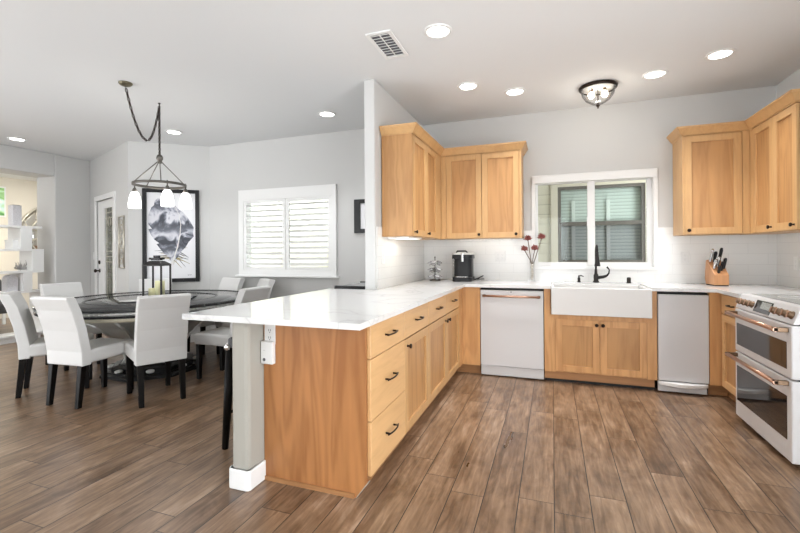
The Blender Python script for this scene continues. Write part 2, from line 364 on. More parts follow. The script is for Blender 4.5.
def frame_T(origin, u, n):
    """local (u along, n out of the face, z up) -> world"""
    T = Matrix.Identity(4)
    for i in range(3): T[i][0] = u[i]; T[i][1] = n[i]; T[i][2] = (0, 0, 1)[i]; T[i][3] = origin[i]
    return T
def thing(name, label, cat, loc=(0, 0, 0), rotz=0., group=None):
    o = bpy.data.objects.new(name, None); o.empty_display_size = .1; col.objects.link(o)
    o.location = loc; o.rotation_euler = (0, 0, rotz); o['label'] = label; o['category'] = cat
    if group: o['group'] = group
    o.matrix_basis = Matrix.Translation(loc) @ Matrix.Rotation(rotz, 4, 'Z')
    return o
def tag(o, label, cat, group=None):
    o['label'] = label; o['category'] = cat
    if group: o['group'] = group
    return o
def struct(name, b, mat, parent=None, bevel=0.): return b.build(name, mat, parent, bevel, kind=None if parent else 'structure')
def kids(o): return [c for c in col.objects if c.parent is o]
def copy_tree(o, parent=None):
    c = o.copy(); col.objects.link(c)
    if parent is not None: c.parent = parent
    for ch in kids(o): copy_tree(ch, c)
    return c

# ================================================================== THE SETTING
H = 2.75
YW, XR, XP, YD = 4.84, 1.95, -1.448, 4.70      # kitchen back wall, right wall, partition face, dining back wall
struct('floor', B().box(-10.3, 2.2, -3.2, 7.4, -.08, 0), 'floor')
struct('ceiling', B().box(-10.3, 2.2, -3.2, 7.4, H, H + .1), 'ceil')
wx0, wx1, wz0, wz1 = -.185, .965, 1.06, 2.03    # kitchen window opening
b = B().box(-1.549, wx0, YW, YW + .15, 0, H).box(wx1, 2.1, YW, YW + .15, 0, H).box(wx0, wx1, YW, YW + .15, 0, wz0).box(wx0, wx1, YW, YW + .15, wz1, H)
struct('wall_back', b, 'wall')
struct('wall_right', B().box(XR, XR + .15, 1.6, YW, 0, H).box(XR, XR + .15, -3.2, -1.6, 0, H).box(XR, XR + .15, -1.6, 1.6, 2.35, H), 'wall')
struct('wall_partition', B().box(-1.549, XP, 3.37, YW, 0, H), 'wall', bevel=.012)
sx0, sx1, sz0, sz1 = -3.96, -2.59, 1.0, 1.96    # shuttered window opening
b = B().box(-4.60, sx0, YD, YD + .14, 0, H).box(sx1, -1.549, YD, YD + .14, 0, H).box(sx0, sx1, YD, YD + .14, 0, sz0).box(sx0, sx1, YD, YD + .14, sz1, H)
struct('wall_dining', b, 'wall')
P0 = Vector((-5.334, 4.073, 0)); P1 = Vector((-4.574, 4.69, 0)); P2 = Vector((-7.0, 4.71, 0))
ua = (P1 - P0).normalized(); na = Vector((ua.y, -ua.x, 0)); La = (P1 - P0).length
TA = frame_T(P0, ua, na)                         # angled picture wall: u from the outer corner, n into the room
struct('wall_angled', B().box(0, La + .02, -.14, 0, 0, H, TA), 'wall')
ue = (P2 - P0).normalized(); ne = Vector((-ue.y, ue.x, 0)); ne = ne if ne.y < 0 else -ne; Le = (P2 - P0).length
TE = frame_T(P0, ue, ne)                         # entry wall with the door
d0, d1, dh = .615, 1.475, 2.06                   # door opening along u
b = B().box(-.0, d0, -.14, 0, 0, H, TE).box(d1, Le + .1, -.14, 0, 0, H, TE).box(d0, d1, -.14, 0, dh, H, TE)
struct('wall_entry', b, 'wall')
b = B().box(-7.49, -7.06, 4.22, 4.78, 0, H).box(-7.49, -7.06, 1.3, 4.22, 2.42, H).box(-7.49, -7.06, .4, 1.3, 0, H).box(-7.49, -7.06, -3.2, -2.2, 0, H).box(-7.49, -7.06, -2.2, .4, 2.35, H)  # nearer opening, out of view, is cut for the added left fill
struct('wall_left', b, 'wall', bevel=.012)
b = B().box(-10.3, -6.7, -3.2, -3.05, 0, H).box(-3.7, -1.6, -3.2, -3.05, 0, H).box(.4, 2.1, -3.2, -3.05, 0, H).box(-6.7, -3.7, -3.2, -3.05, 2.2, H).box(-1.6, .4, -3.2, -3.05, 2.2, H).box(-6.7, -3.7, -3.2, -3.05, 0, .8).box(-1.6, .4, -3.2, -3.05, 0, .8)
struct('wall_rear', b, 'wall')
struct('wall_living', B().box(-10.2, -10.05, -3.2, 7.3, 0, H), 'cream')
struct('wall_living_back', B().box(-10.05, -7.2, 7.1, 7.25, 0, H), 'cream')
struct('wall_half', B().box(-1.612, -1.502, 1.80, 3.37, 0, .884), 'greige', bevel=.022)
# baseboards
b = B().prism([(-1.627, 1.80), (-1.612, 1.784), (-1.505, 1.784), (-1.488, 1.80), (-1.488, 1.928), (-1.502, 1.928), (-1.502, 1.80), (-1.612, 1.80), (-1.612, 3.37), (-1.627, 3.37)], 0, .105)
struct('baseboard_half', b, 'white', bevel=.006)
struct('baseboard_dining', B().box(-4.56, -1.549, YD - .014, YD, 0, .11), 'white')
struct('baseboard_angled', B().box(0, La, 0, .014, 0, .11, TA), 'white')
struct('baseboard_entry', B().box(0, d0 - .06, 0, .014, 0, .11, TE), 'white')
struct('baseboard_left', B().box(-7.06, -7.046, 4.22, 4.70, 0, .11), 'white')
# backsplash tile
TZ = 1.465
b = B().box(XP, wx0 - .02, YW - .008, YW, .914, TZ).box(wx1 + .02, XR - .008, YW - .008, YW, .914, TZ).box(wx0 - .02, wx1 + .02, YW - .008, YW, .914, wz0 - .02)
b.box(XP, XP + .008, 3.40, YW - .008, .914, TZ).box(XR - .008, XR, 2.6, YW, .914, TZ)
struct('trim_1', b, 'tile')
# kitchen window: casing, slider sashes, glass
b = B().box(wx0 - .025, wx0 + .012, YW - .018, YW - .0085, wz0 - .018, wz1 + .03).box(wx1 - .012, wx1 + .025, YW - .018, YW - .0085, wz0 - .018, wz1 + .03)
b.box(wx0 + .012, wx1 - .012, YW - .018, YW - .0085, wz0 - .018, wz0 + .012).box(wx0 + .012, wx1 - .012, YW - .018, YW - .0085, wz1 - .012, wz1 + .03)
b.box(wx0 + .002, wx0 + .012, YW - .0085, YW + .12, wz0 + .002, wz1 - .002).box(wx1 - .012, wx1 - .002, YW - .0085, YW + .12, wz0 + .002, wz1 - .002).box(wx0 + .012, wx1 - .012, YW - .0085, YW + .12, wz0 + .002, wz0 + .012).box(wx0 + .012, wx1 - .012, YW - .0085, YW + .12, wz1 - .012, wz1 - .002)
w = struct('window_1', b, 'white')
b = B()
ys0, ys1 = YW + .06, YW + .10
fx0, fx1, fz0, fz1 = wx0 + .012, wx1 - .012, wz0 + .012, wz1 - .012
b.box(fx0, fx0 + .025, ys0, ys1, fz0, fz1).box(fx1 - .045, fx1, ys0, ys1, fz0, fz1).box(fx0 + .025, fx1 - .045, ys0, ys1, fz0, fz0 + .045).box(fx0 + .025, fx1 - .045, ys0, ys1, fz1 - .05, fz1)
struct('sash', b, 'white', w)
b = B().box(.352, .424, ys0 - .02, ys1 - .01, fz0 + .02, fz1 - .03).box(.345, .362, ys0 - .024, ys0 - .018, 1.5, 1.6)
struct('meeting_rail', b, 'white', w, .003)
struct('pane', B().box(fx0 + .02, .36, ys0 + .016, ys0 + .02, fz0 + .04, fz1 - .04).box(.42, fx1 - .04, ys0 + .016, ys0 + .02, fz0 + .04, fz1 - .04), 'winglass', w)
o = struct('shade_cassette', B().prism([(YW - .035, 1.972), (YW + .05, 1.972), (YW + .05, 2.03), (YW - .02, 2.055), (YW - .035, 2.05)], wx0 - .02, wx1 + .02, 'X'), 'white', w, .004)
# shuttered dining window
w = thing('window_2', '', '') ; del w['label']; del w['category']; w['kind'] = 'structure'
cx0, cx1, cz0, cz1 = -4.03, -2.533, .945, 2.092
b = B().box(sx0 + .002, sx0 + .01, YD - .001, YD + .12, sz0 + .002, sz1 - .002).box(sx1 - .01, sx1 - .002, YD - .001, YD + .12, sz0 + .002, sz1 - .002).box(sx0 + .01, sx1 - .01, YD - .001, YD + .12, sz0 + .002, sz0 + .01).box(sx0 + .01, sx1 - .01, YD - .001, YD + .12, sz1 - .01, sz1 - .002)
b.build('liner', 'white', w)
b = B().box(cx0, sx0 + .01, YD - .035, YD - .001, cz0, cz1).box(sx1 - .01, cx1, YD - .035, YD - .001, cz0, cz1).box(sx0 + .01, sx1 - .01, YD - .035, YD - .001, sz1 - .01, cz1).box(sx0 + .01, sx1 - .01, YD - .035, YD - .001, cz0, sz0 + .01)
b.build('casing', 'white', w)
B().box(cx0 - .03, cx1 + .03, YD - .075, YD, cz0 - .025, cz0).build('sill', 'white', w, .005)
for (a0, a1) in ((sx0 + .012, -3.281), (-3.271, sx1 - .012)):
    pz0, pz1 = sz0 + .012, sz1 - .012
    b = B().box(a0, a0 + .045, YD - .03, YD - .002, pz0, pz1).box(a1 - .045, a1, YD - .03, YD - .002, pz0, pz1).box(a0 + .045, a1 - .045, YD - .03, YD - .002, pz0, pz0 + .04).box(a0 + .045, a1 - .045, YD - .03, YD - .002, pz1 - .04, pz1)
    sh = b.build('shutter', 'white', w)
    b = B(); n = 12; pitch = (pz1 - pz0 - .08) / n
    for i in range(n):
        zc = pz0 + .04 + pitch * (i + .5)
        T = Matrix.Translation((0, YD - .012, zc)) @ Matrix.Rotation(math.radians(30), 4, 'X')
        b.prism([(-.036, 0), (-.02, .0045), (.02, .0045), (.036, 0), (.02, -.0045), (-.02, -.0045)], a0 + .046, a1 - .046, 'X', T)
    b.build('louvre', 'white', sh)
B().box(sx0, sx1, YD + .09, YD + .094, sz0, sz1).build('pane', 'winglass', w)
# entry door
dr = thing('door_1', '', ''); del dr['label']; del dr['category']; dr['kind'] = 'structure'
b = B().box(d0 - .075, d0, -.14, .018, 0, dh + .075, TE).box(d1, d1 + .075, -.14, .018, 0, dh + .075, TE).box(d0, d1, -.14, .018, dh, dh + .075, TE)
b.build('casing', 'white', dr, .004)
g0, g1 = .755, 1.155
sl = B().box(d0 + .004, g0, -.06, -.015, .01, dh - .004, TE).box(g1, d1 - .004, -.06, -.015, .01, dh - .004, TE).box(g0, g1, -.06, -.015, .01, .3, TE).box(g0, g1, -.06, -.015, 1.93, dh - .004, TE).build('door_slab', 'white', dr, .004)
B().box(g0 - .02, g1 + .02, -.05, -.035, .28, 1.95, TE).build('leaded_glass', 'leadglass', sl)
b = B()
for q in (g0 + .06, g1 - .06): b.box(q - .006, q + .006, -.036, -.029, .3, 1.93, TE)
for z in (.45, .62, 1.12, 1.2, 1.28, 1.78, 1.86): b.box(g0, g1, -.036, -.029, z - .006, z + .006, TE)
b.torus((0, 0, 0), .07, .006, 20, 6, TE @ Matrix.Translation(((g0 + g1) / 2, -.032, 1.72)) @ Matrix.Rotation(PI / 2, 4, 'X'))
b.build('lead_came', 'antique', sl)
TK = lambda z: TE @ Matrix.Translation((d1 - .09, -.015, z)) @ Matrix.Rotation(-PI / 2, 4, 'X')
B().lathe([(.03, 0), (.03, .008), (.012, .012), (.012, .04), (.026, .05), (.03, .065), (.018, .078), (.001, .08)], (0, 0, 0), 16, TK(.98)).build('door_knob', 'bronze', sl)
B().lathe([(.03, 0), (.03, .015), (.018, .02), (.001, .021)], (0, 0, 0), 16, TK(1.11)).build('deadbolt', 'bronze', sl)

# ================================================================== OUTSIDE
hs = thing('neighbouring_house', 'neighbouring house with beige lap siding seen through the sink window', 'house', (.5, 6.9, -.3))
hx0, hx1, hz0, hz1 = .08, 1.255, 1.05, 2.21
b = B().box(-1.9, hx0, 6.9, 7.05, -.3, 3.6).box(hx1, 7.0, 6.9, 7.05, -.3, 3.6).box(hx0, hx1, 6.9, 7.05, -.3, hz0).box(hx0, hx1, 6.9, 7.05, hz1, 3.6)
b.build('siding', 'siding', hs)
b = B().box(hx0 - .1, hx0, 6.87, 6.92, hz0 - .1, hz1 + .1).box(hx1, hx1 + .1, 6.87, 6.92, hz0 - .1, hz1 + .1).box(hx0, hx1, 6.87, 6.92, hz1, hz1 + .1).box(hx0, hx1, 6.87, 6.92, hz0 - .1, hz0)
b.build('window_trim', 'tan', hs)
b = B().box(hx0, hx0 + .045, 6.89, 6.95, hz0, hz1).box(hx1 - .045, hx1, 6.89, 6.95, hz0, hz1).box(hx0 + .045, hx1 - .045, 6.89, 6.95, hz0, hz0 + .05).box(hx0 + .045, hx1 - .045, 6.89, 6.95, hz1 - .045, hz1).box(hx0 + .045, hx1 - .045, 6.885, 6.95, 1.615, 1.675)
b.build('window_frame', 'brown', hs)
B().box(hx0, hx1, 6.99, 7.0, hz0, hz1).build('window_blinds', 'blinds', hs)
B().box(hx0 + .04, hx1 - .04, 6.925, 6.93, 1.66, hz1 - .04).build('window_pane', 'winglass', hs)
B().box(hx0 + .04, hx1 - .04, 6.925, 6.93, hz0 + .04, 1.63).build('insect_screen', 'mesh', hs)
b = B()
for px in (.28, .76): b.box(px, px + .05, 6.96, 6.975, hz0, 2.0)
b.build('blind_wand', 'white', hs)
struct('ground', B().box(-9, 8, YW + .16, 14, -.5, -.3), 'ground')
fn = thing('garden_fence', 'tan boarded fence outside the shuttered dining window', 'fence', (-3.5, 9.0, -.3))
b = B()
for i in range(48): b.box(-8.0 + i * .125, -7.882 + i * .125, 9.0, 9.03, -.3, 3.0)
b.build('board', 'fence', fn, kind='stuff'); B().box(-8, -2.0, 9.03, 9.08, .1, .2).box(-8, -2.0, 9.03, 9.08, 1.4, 1.5).build('rail', 'fence', fn)

# ================================================================== CABINETS
def pull(parent, T, L=.155):
    """arched bar pull centred at the frame origin: u along, n out"""
    pts = []
    for i in range(9):
        t = i / 8 * 2 - 1; pts.append((t * L / 2, .022 + .012 * (1 - t * t), 0))
    b = B().tube(pts, .0048, 8, T)
    for sgn in (-1, 1): b.tube([(sgn * L * .39, 0, 0), (sgn * L * .39, .028, 0)], [.006, .0045], 8, T)
    return b.build('handle', 'bronze', parent, label='dark bronze bar handle')
def knob(parent, T):
    b = B().lathe([(.009, 0), (.006, .004), (.006, .014), (.014, .018), (.016, .024), (.012, .029), (.001, .030)], (0, 0, 0), 14, T @ Matrix.Rotation(-PI / 2, 4, 'X'))
    return b.build('knob', 'bronze', parent, label='dark bronze round knob')
def door(parent, T, w, h, knob_at=None, rail=.058, name='door', t=.02, frame='maple', panel='panel'):
    """shaker door, lower-left corner at frame origin, face at n=0, thickness behind"""
    b = B().box(0, rail, -t, 0, 0, h, T).box(w - rail, w, -t, 0, 0, h, T).box(rail, w - rail, -t, 0, 0, rail, T).box(rail, w - rail, -t, 0, h - rail, h, T)
    d = b.build(name, frame, parent, .0015, 1)
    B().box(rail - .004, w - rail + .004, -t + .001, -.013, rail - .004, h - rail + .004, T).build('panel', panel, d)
    if knob_at: knob(d, T @ Matrix.Translation((knob_at[0], 0, knob_at[1])))
    return d
def drawer(parent, T, w, h, t=.02, mat='maple_h', L=.155):
    d = B().box(0, w, -t, 0, 0, h, T).build('drawer', mat, parent, .002, 1)
    pull(d, T @ Matrix.Translation((w / 2, 0, h / 2 + .004)), L)
    return d
ZB, ZT, KX = .10, .884, .075
XF = -.866; XI = -1.498
pen = [(1.945, 2.472), (2.472, 3.004), (3.004, 3.565), (3.565, 4.10)]
FY = lambda y, z: frame_T((XF, y, z), (0, 1, 0), (1, 0, 0))
G = .003
lab = ['maple drawer base cabinet with three drawers at the open end of the peninsula',
       'maple peninsula base cabinet with one drawer and door, next to the three-drawer unit',
       'maple peninsula base cabinet with one drawer and door, third from the open end',
       'maple peninsula base cabinet nearest the corner beside the dishwasher']
for i, (a, c) in enumerate(pen):
    t = thing('base_cabinet', lab[i], 'cabinet', ((XF + XI) / 2, (a + c) / 2, 0), group='base cabinets of the peninsula')
    xi = XI if i < 2 else XP + .006
    B().box(xi, XF - .034, a + .001, c - .001, ZB, ZT).build('body', 'maple', t)
    B().box(xi, XF - KX, a, c, 0, ZB).build('toe_kick', 'kick', t)
    if i == 0:
        z0 = .108
        for q0, q1 in ((z0, .381), (.385, .697), (.701, .870)): drawer(t, FY(a + G, q0), c - a - 2 * G, q1 - q0)
        B().prism([(XI, 0), (-.944, 0), (-.875, .092), (XF - .018, .092), (XF - .018, ZT), (XI, ZT)], 1.927, 1.945, 'Y').build('end_panel', 'end', t, label='cherry-toned veneered end panel')
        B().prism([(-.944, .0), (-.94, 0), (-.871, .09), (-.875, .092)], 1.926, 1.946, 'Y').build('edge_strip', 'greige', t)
        B().box(XI + .004, -.950, 1.915, 1.926, 0, .022).build('shoe_molding', 'kick', t)
    else:
        drawer(t, FY(a + G, .701), c - a - 2 * G, .169, L=.14)
        w_ = c - a - 2 * G
        kx = {1: .045, 2: w_ - .04, 3: .045}[i]
        door(t, FY(a + G, .108), w_, .585, (kx, .54))
# corner filler cabinet between the peninsula and the dishwasher
t = thing('corner_cabinet', 'plain maple corner base cabinet filling the inside corner left of the dishwasher', 'cabinet', (-1.1, 4.5, 0))
B().box(XI + .06, -.686, 4.236, 4.825, ZB, ZT).box(XI + .06, XF, 4.102, 4.236, ZB, ZT).build('body', 'base_panel', t)
B().box(XI + .06, -.69, 4.30, 4.80, 0, ZB).box(XI + .06, XF - KX, 4.102, 4.30, 0, ZB).build('toe_kick', 'kick', t)
# sink cabinet
YF = 4.232
FX = lambda x, z: frame_T((x, YF, z), (1, 0, 0), (0, -1, 0))
t = thing('sink_cabinet', 'maple base cabinet with two shaker doors under the white apron sink', 'cabinet', (.39, 4.53, 0))
B().box(-.078, .857, YF + .021, 4.825, ZB, .640).box(-.078, -.021, YF + .004, 4.825, .64, ZT).box(.817, .857, YF + .004, 4.825, .64, ZT).box(-.078, .02, YF + .004, YF + .021, ZB, .64).box(.780, .857, YF + .004, YF + .021, ZB, .64).box(.02, .78, YF + .004, YF + .021, .60, .64).build('body', 'base_panel', t)
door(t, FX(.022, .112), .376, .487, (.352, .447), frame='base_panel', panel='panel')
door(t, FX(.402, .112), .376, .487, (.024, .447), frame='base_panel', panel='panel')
B().box(-.078, .84, YF + .03, YF + .05, .03, ZB).build('toe_kick', 'kick', t)
B().box(-.07, .85, YF + .06, 4.8, 0, .09).build('base', 'black', t)
# filler by the compactor, joined to the narrow cabinet beside the range
t = thing('narrow_cabinet', 'narrow maple corner cabinet with small drawer and door left of the white range', 'cabinet', (1.6, 4.0, 0))
XQ = 1.318
B().box(1.241, XQ + .02, YF, 4.825, ZB, ZT).box(XQ + .021, 1.935, 3.762, 4.825, ZB, ZT).build('body', 'base_panel', t)
B().box(1.25, 1.93, YF + .07, 4.80, 0, ZB).box(XQ + .07, 1.93, 3.77, YF + .07, 0, ZB).build('toe_kick', 'kick', t)
FR = lambda y, z: frame_T((XQ, y, z), (0, 1, 0), (-1, 0, 0))
drawer(t, FR(3.765, .715), .44, .155, L=.11)
door(t, FR(3.765, .108), .44, .60, None, frame='maple_h')
# ---- countertop
CT0, CT1 = .884, .914
b = B()
for x0, x1, y0, y1 in ((-1.896, -.832, 1.752, 3.368), (XP + .009, -.832, 3.368, 4.197), (XP + .009, -.016, 4.197, 4.831), (-.016, .812, 4.662, 4.831), (.812, 1.941, 4.197, 4.831), (1.287, 1.941, 3.760, 4.197)):
    b.box(x0, x1, y0, y1, CT0, CT1)
tag(b.build('countertop', 'quartz'), 'white veined quartz countertop running from the peninsula round to the range', 'countertop')
# ---- apron sink
t = thing('apron_sink', 'white fireclay apron-front sink under the kitchen window', 'sink', (.398, 4.42, .65))
X0, X1, Y0, Y1, Z0, Z1 = -.014, .810, 4.176, 4.660, .648, .900
B().box(X0, X1, Y0, Y0 + .03, Z0, Z1).box(X0, X0 + .025, Y0 + .03, Y1, Z0, Z1).box(X1 - .025, X1, Y0 + .03, Y1, Z0, Z1).box(X0 + .025, X1 - .025, Y1 - .025, Y1, Z0, Z1).box(X0 + .025, X1 - .025, Y0 + .03, Y1 - .025, Z0, Z0 + .03).build('basin', 'fire', t, .005, 3)
B().lathe([(.045, 0), (.045, .004), (.03, .003), (.001, .001)], (.4, 4.42, Z0 + .03), 20).build('drain', 'chrome', t)
# ---- faucet & deck fittings
t = thing('faucet', 'dark gunmetal pull-down kitchen faucet behind the sink', 'faucet', (.417, 4.735, .914))
fxx, fyy = .417, 4.735
B().lathe([(.030, 0), (.030, .012), (.022, .02), (.024, .05), (.024, .075), (.016, .09), (.014, .135)], (fxx, fyy, .914), 18).build('body', 'gunmetal', t)
pts = [(fxx, fyy, 1.045), (fxx, fyy, 1.20)] + [(fxx, fyy - .075 + .075 * math.cos(a), 1.20 + .09 * math.sin(a)) for a in [PI * i / 12 for i in range(1, 13)]]
B().tube(pts, .0105, 10).build('spout', 'gunmetal', t)
B().lathe([(.009, .14), (.013, .125), (.016, .08), (.025, .025), (.029, 0), (.001, .002)], (fxx, fyy - .15, 1.085), 16).build('spray_head', 'gunmetal', t)
b = B().tube([(fxx + .015, fyy, .965), (fxx + .065, fyy, .972), (fxx + .10, fyy, .985)], [.018, .016, .012], 10)
b.tube([(fxx + .10, fyy, .985), (fxx + .118, fyy - .005, 1.01), (fxx + .122, fyy - .01, 1.045), (fxx + .10, fyy - .012, 1.075)], [.011, .008, .007, .010], 8)
b.build('lever_handle', 'gunmetal', t)
t = thing('soap_dispenser', 'small dark soap dispenser pump left of the faucet', 'soap dispenser', (.256, 4.735, .914))
B().lathe([(.02, 0), (.02, .006), (.014, .012), (.014, .045), (.008, .05), (.008, .07), (.001, .071)], (.256, 4.735, .914), 14).build('body', 'gunmetal', t)
B().tube([(.256, 4.735, .978), (.275, 4.715, .986), (.297, 4.70, .975)], [.008, .006, .005], 8).build('nozzle', 'gunmetal', t)
b = B().lathe([(.022, 0), (.022, .006), (.019, .01), (.019, .048), (.015, .056), (.001, .058)], (.715, 4.735, .914), 16)
tag(b.build('air_gap_cap', 'gunmetal'), 'short dark cylindrical air gap cap right of the faucet', 'air gap')
b = B().lathe([(.022, 0), (.022, .004), (.012, .009), (.001, .01)], (.12, 4.735, .914), 16)
tag(b.build('sink_button', 'chrome'), 'flat round chrome button on the counter left of the soap dispenser', 'button')

# ================================================================== APPLIANCES
t = thing('dishwasher', 'white dishwasher with copper bar handle left of the sink', 'dishwasher', (-.38, 4.53, 0))
B().box(-.681, -.083, 4.262, 4.82, .02, .872).build('body', 'black', t)
dd = B().box(-.679, -.085, 4.225, 4.262, .112, .857).build('door', 'app', t, .004)
B().box(-.679, -.085, 4.250, 4.262, .012, .104).build('toe_panel', 'app', t, .003)
B().tube([(-.648, 4.178, .803), (-.115, 4.178, .803)], .0105, 12).build('handle', 'copper', dd, label='brushed copper bar handle')
for q in (-.652, -.137): B().box(q, q + .026, 4.172, 4.226, .792, .814).build('handle_post', 'gold', dd, .003)
B().lathe([(.006, 0), (.006, .0015), (.001, .002)], (0, 0, 0), 10, frame_T((-.382, 4.225, .842), (1, 0, 0), (0, -1, 0)) @ Matrix.Rotation(-PI / 2, 4, 'X')).build('badge', 'slot', dd)
t = thing('trash_compactor', 'white panelled trash compactor with lipped bottom drawer, right of the sink', 'trash compactor', (1.05, 4.53, 0))
B().box(.861, 1.237, 4.262, 4.82, .012, .872).build('body', 'black', t)
B().box(.863, 1.235, 4.222, 4.262, .108, .856).build('door', 'app', t, .004)
pp = B().box(.863, 1.222, 4.236, 4.262, .012, .10).build('toe_panel', 'app', t, .003)
arc = [(.867 + (1.231 - .867) * i / 12, 4.234 - (.062 * math.sin(PI * i / 12) + .006)) for i in range(13)]
B().prism(arc + [(1.231, 4.245), (.867, 4.245)], .070, .100).build('foot_pedal', 'white', pp, .004)

# ---- double oven range
RY0, RY1, RX = 2.962, 3.748, 1.256
t = thing('double_oven_range', 'white double-oven range with copper handles against the right wall', 'range', (1.6, 3.33, 0))
B().box(1.303, 1.930, RY0 + .004, RY1 - .004, .03, .905).build('body', 'appside', t)
B().box(1.33, 1.92, RY0 + .03, RY1 - .03, 0, .03).build('plinth', 'black', t)
cp = B().prism([(RX + .004, .818), (RX + .040, .916), (RX + .05, .920), (1.35, .920), (1.35, .818)], RY0, RY1, 'Y').build('control_panel', 'app', t, .004)
B().box(1.35, 1.930, RY0, RY1, .905, .918).build('cooktop_frame', 'app', t, .002)
B().box(1.352, 1.905, RY0 + .02, RY1 - .02, .917, .922).build('cooktop', 'cook', t)
for bx, by, r in ((1.50, 3.14, .09), (1.50, 3.52, .075), (1.75, 3.14, .075), (1.75, 3.52, .10)): B().torus((bx, by, .9222), r, .0012, 32, 4).build('burner_ring', 'outlet', t)
# sloped panel frame: u = -y (left to right as seen), n = outward normal of slope
sl_d = Vector((.036, 0, .098)).normalized(); sl_n = Vector((-sl_d.z, 0, sl_d.x))
def PT(y, s):   # point on the panel at distance s up the slope
    o = Vector((RX + .004, y, .818)) + sl_d * s
    T = Matrix.Identity(4)
    for i in range(3): T[i][0] = (0, 1, 0)[i]; T[i][1] = sl_n[i]; T[i][2] = sl_d[i]; T[i][3] = o[i]
    return T
for y in (3.708, 3.642, 3.576, 3.510, 3.205, 3.139, 3.073, 3.007):
    kb = B().lathe([(.024, 0), (.024, .004), (.020, .006), (.0195, .020), (.017, .023), (.001, .0235)], (0, 0, 0), 18, PT(y, .052) @ Matrix.Rotation(-PI / 2, 4, 'X')).build('knob', 'gold', cp)
    B().box(-.003, .003, .0225, .0265, -.018, .018, PT(y, .052)).build('knob_grip', 'copper', kb)
B().box(3.250, 3.470, -.001, .0025, .012, .092, Matrix(((0, sl_n.x, sl_d.x, RX + .004), (1, 0, 0, 0), (0, sl_n.z, sl_d.z, .818), (0, 0, 0, 1)))).build('display_glass', 'screen', cp)
b = B(); TD = Matrix(((0, sl_n.x, sl_d.x, RX + .004), (1, 0, 0, 0), (0, sl_n.z, sl_d.z, .818), (0, 0, 0, 1)))
b.box(3.262, 3.39, .0022, .0034, .040, .086, TD)
b.build('display_screen', 'handle_steel', cp)
def oven_door(z0, z1, wz0_, wz1_, hz, nm):
    T = frame_T((RX, RY0 + .004, 0), (0, 1, 0), (-1, 0, 0)); L = RY1 - RY0 - .008
    d = B().box(0, L, -.046, 0, z0, z1, T).build('oven_door', 'app', t, .008, 3)
    B().box(.052, L - .030, -.001, .0016, wz0_, wz1_, T).build('oven_window', 'oven', d, .0015, 1)
    h = B().tube([(.026, .062, hz), (L - .03, .062, hz)], .0125, 14, T).build('handle', 'copper', d, label='brushed copper bar handle')
    for u in (.026, L - .05): B().box(u, u + .026, -.0, .072, hz - .013, hz + .013, T).build('handle_post', 'gold', d, .003)
oven_door(.508, .812, .556, .712, .783, 'upper'); oven_door(.036, .500, .152, .404, .480, 'lower')

# ================================================================== WALL CABINETS
UZ0, UZ1 = 1.379, 2.286
CR = [(0, 2.280), (.006, 2.280), (.006, 2.289), (.012, 2.291), (.016, 2.297), (.040, 2.334), (.044, 2.338), (.044, 2.343), (.050, 2.344), (.052, 2.357), (0, 2.357)]
DH = UZ1 - UZ0 - .014
XL = -1.145; YB = 4.499
t = thing('wall_cabinet', 'maple wall cabinet on the partition, its veneered side facing the room', 'cabinet', (-1.29, 4.0, UZ0), group='upper wall cabinets')
B().box(XP + .010, XL - .034, 3.522, 4.826, UZ0, UZ1 + .065).box(XL - .034, XL, 4.34, YB, UZ0, UZ1).build('body', 'maple', t)
B().box(XP + .010, XL - .006, 3.508, 3.522, UZ0, UZ1).build('side_panel', 'panel', t, label='cherry-toned veneered side panel')
FU = lambda y: frame_T((XL, y, UZ0 + .004), (0, 1, 0), (1, 0, 0))
door(t, FU(3.527), .405, DH, (.03, .035)); door(t, FU(3.938), .40, DH, (.03, .035))
B().sweep([(XP + .010, 3.508), (XL, 3.508), (XL, YB)], CR, g1=(-.3, YB)).build('crown_molding', 'maple', t)
t = thing('wall_cabinet', 'maple two-door wall cabinet left of the sink window above the coffee maker', 'cabinet', (-.72, 4.66, UZ0), group='upper wall cabinets')
B().box(XL + .002, -.296, YB + .034, 4.826, UZ0, UZ1 + .065).box(XL + .002, -1.088, YB, YB + .034, UZ0, UZ1).box(-.318, -.296, YB, YB + .034, UZ0, UZ1).build('body', 'maple', t)
FU = lambda x: frame_T((x, YB, UZ0 + .004), (1, 0, 0), (0, -1, 0))
door(t, FU(-1.085), .380, DH, (.355, .035)); door(t, FU(-.699), .378, DH, (.348, .035))
B().sweep([(XL, YB), (-.296, YB), (-.296, 4.826)], CR, g0=(XL, 3.5)).build('crown_molding', 'maple', t)
t = thing('wall_cabinet', 'maple single-door wall cabinet right of the sink window', 'cabinet', (1.37, 4.66, UZ0), group='upper wall cabinets')
XU = 1.624
B().box(1.120, XU - .002, YB + .034, 4.826, UZ0, UZ1 + .065).box(1.120, 1.133, YB, YB + .034, UZ0, UZ1).box(1.572, XU - .002, YB, YB + .034, UZ0, UZ1).build('body', 'maple', t)
door(t, FU(1.135), .434, DH, (.03, .035))
B().sweep([(1.120, 4.826), (1.120, YB), (XU, YB)], CR, g1=(XU, 3.5)).build('crown_molding', 'maple', t)
t = thing('wall_cabinet', 'maple wall cabinet on the right wall in the corner above the range', 'cabinet', (1.78, 4.2, UZ0), group='upper wall cabinets')
UY0 = 3.752
B().box(XU + .034, 1.936, UY0, 4.826, UZ0, UZ1 + .065).box(XU, XU + .034, 4.455, YB + .02, UZ0, UZ1).build('body', 'maple', t)
FU2 = lambda y, z=UZ0 + .004: frame_T((XU, y, z), (0, 1, 0), (-1, 0, 0))
door(t, FU2(4.092), .36, DH, (.032, .035))
door(t, FU2(UY0 + .002), .336, DH, (.034, .035))
B().sweep([(XU, YB), (XU, UY0), (1.936, UY0)], CR, g0=(1.1, YB)).build('crown_molding', 'maple', t)
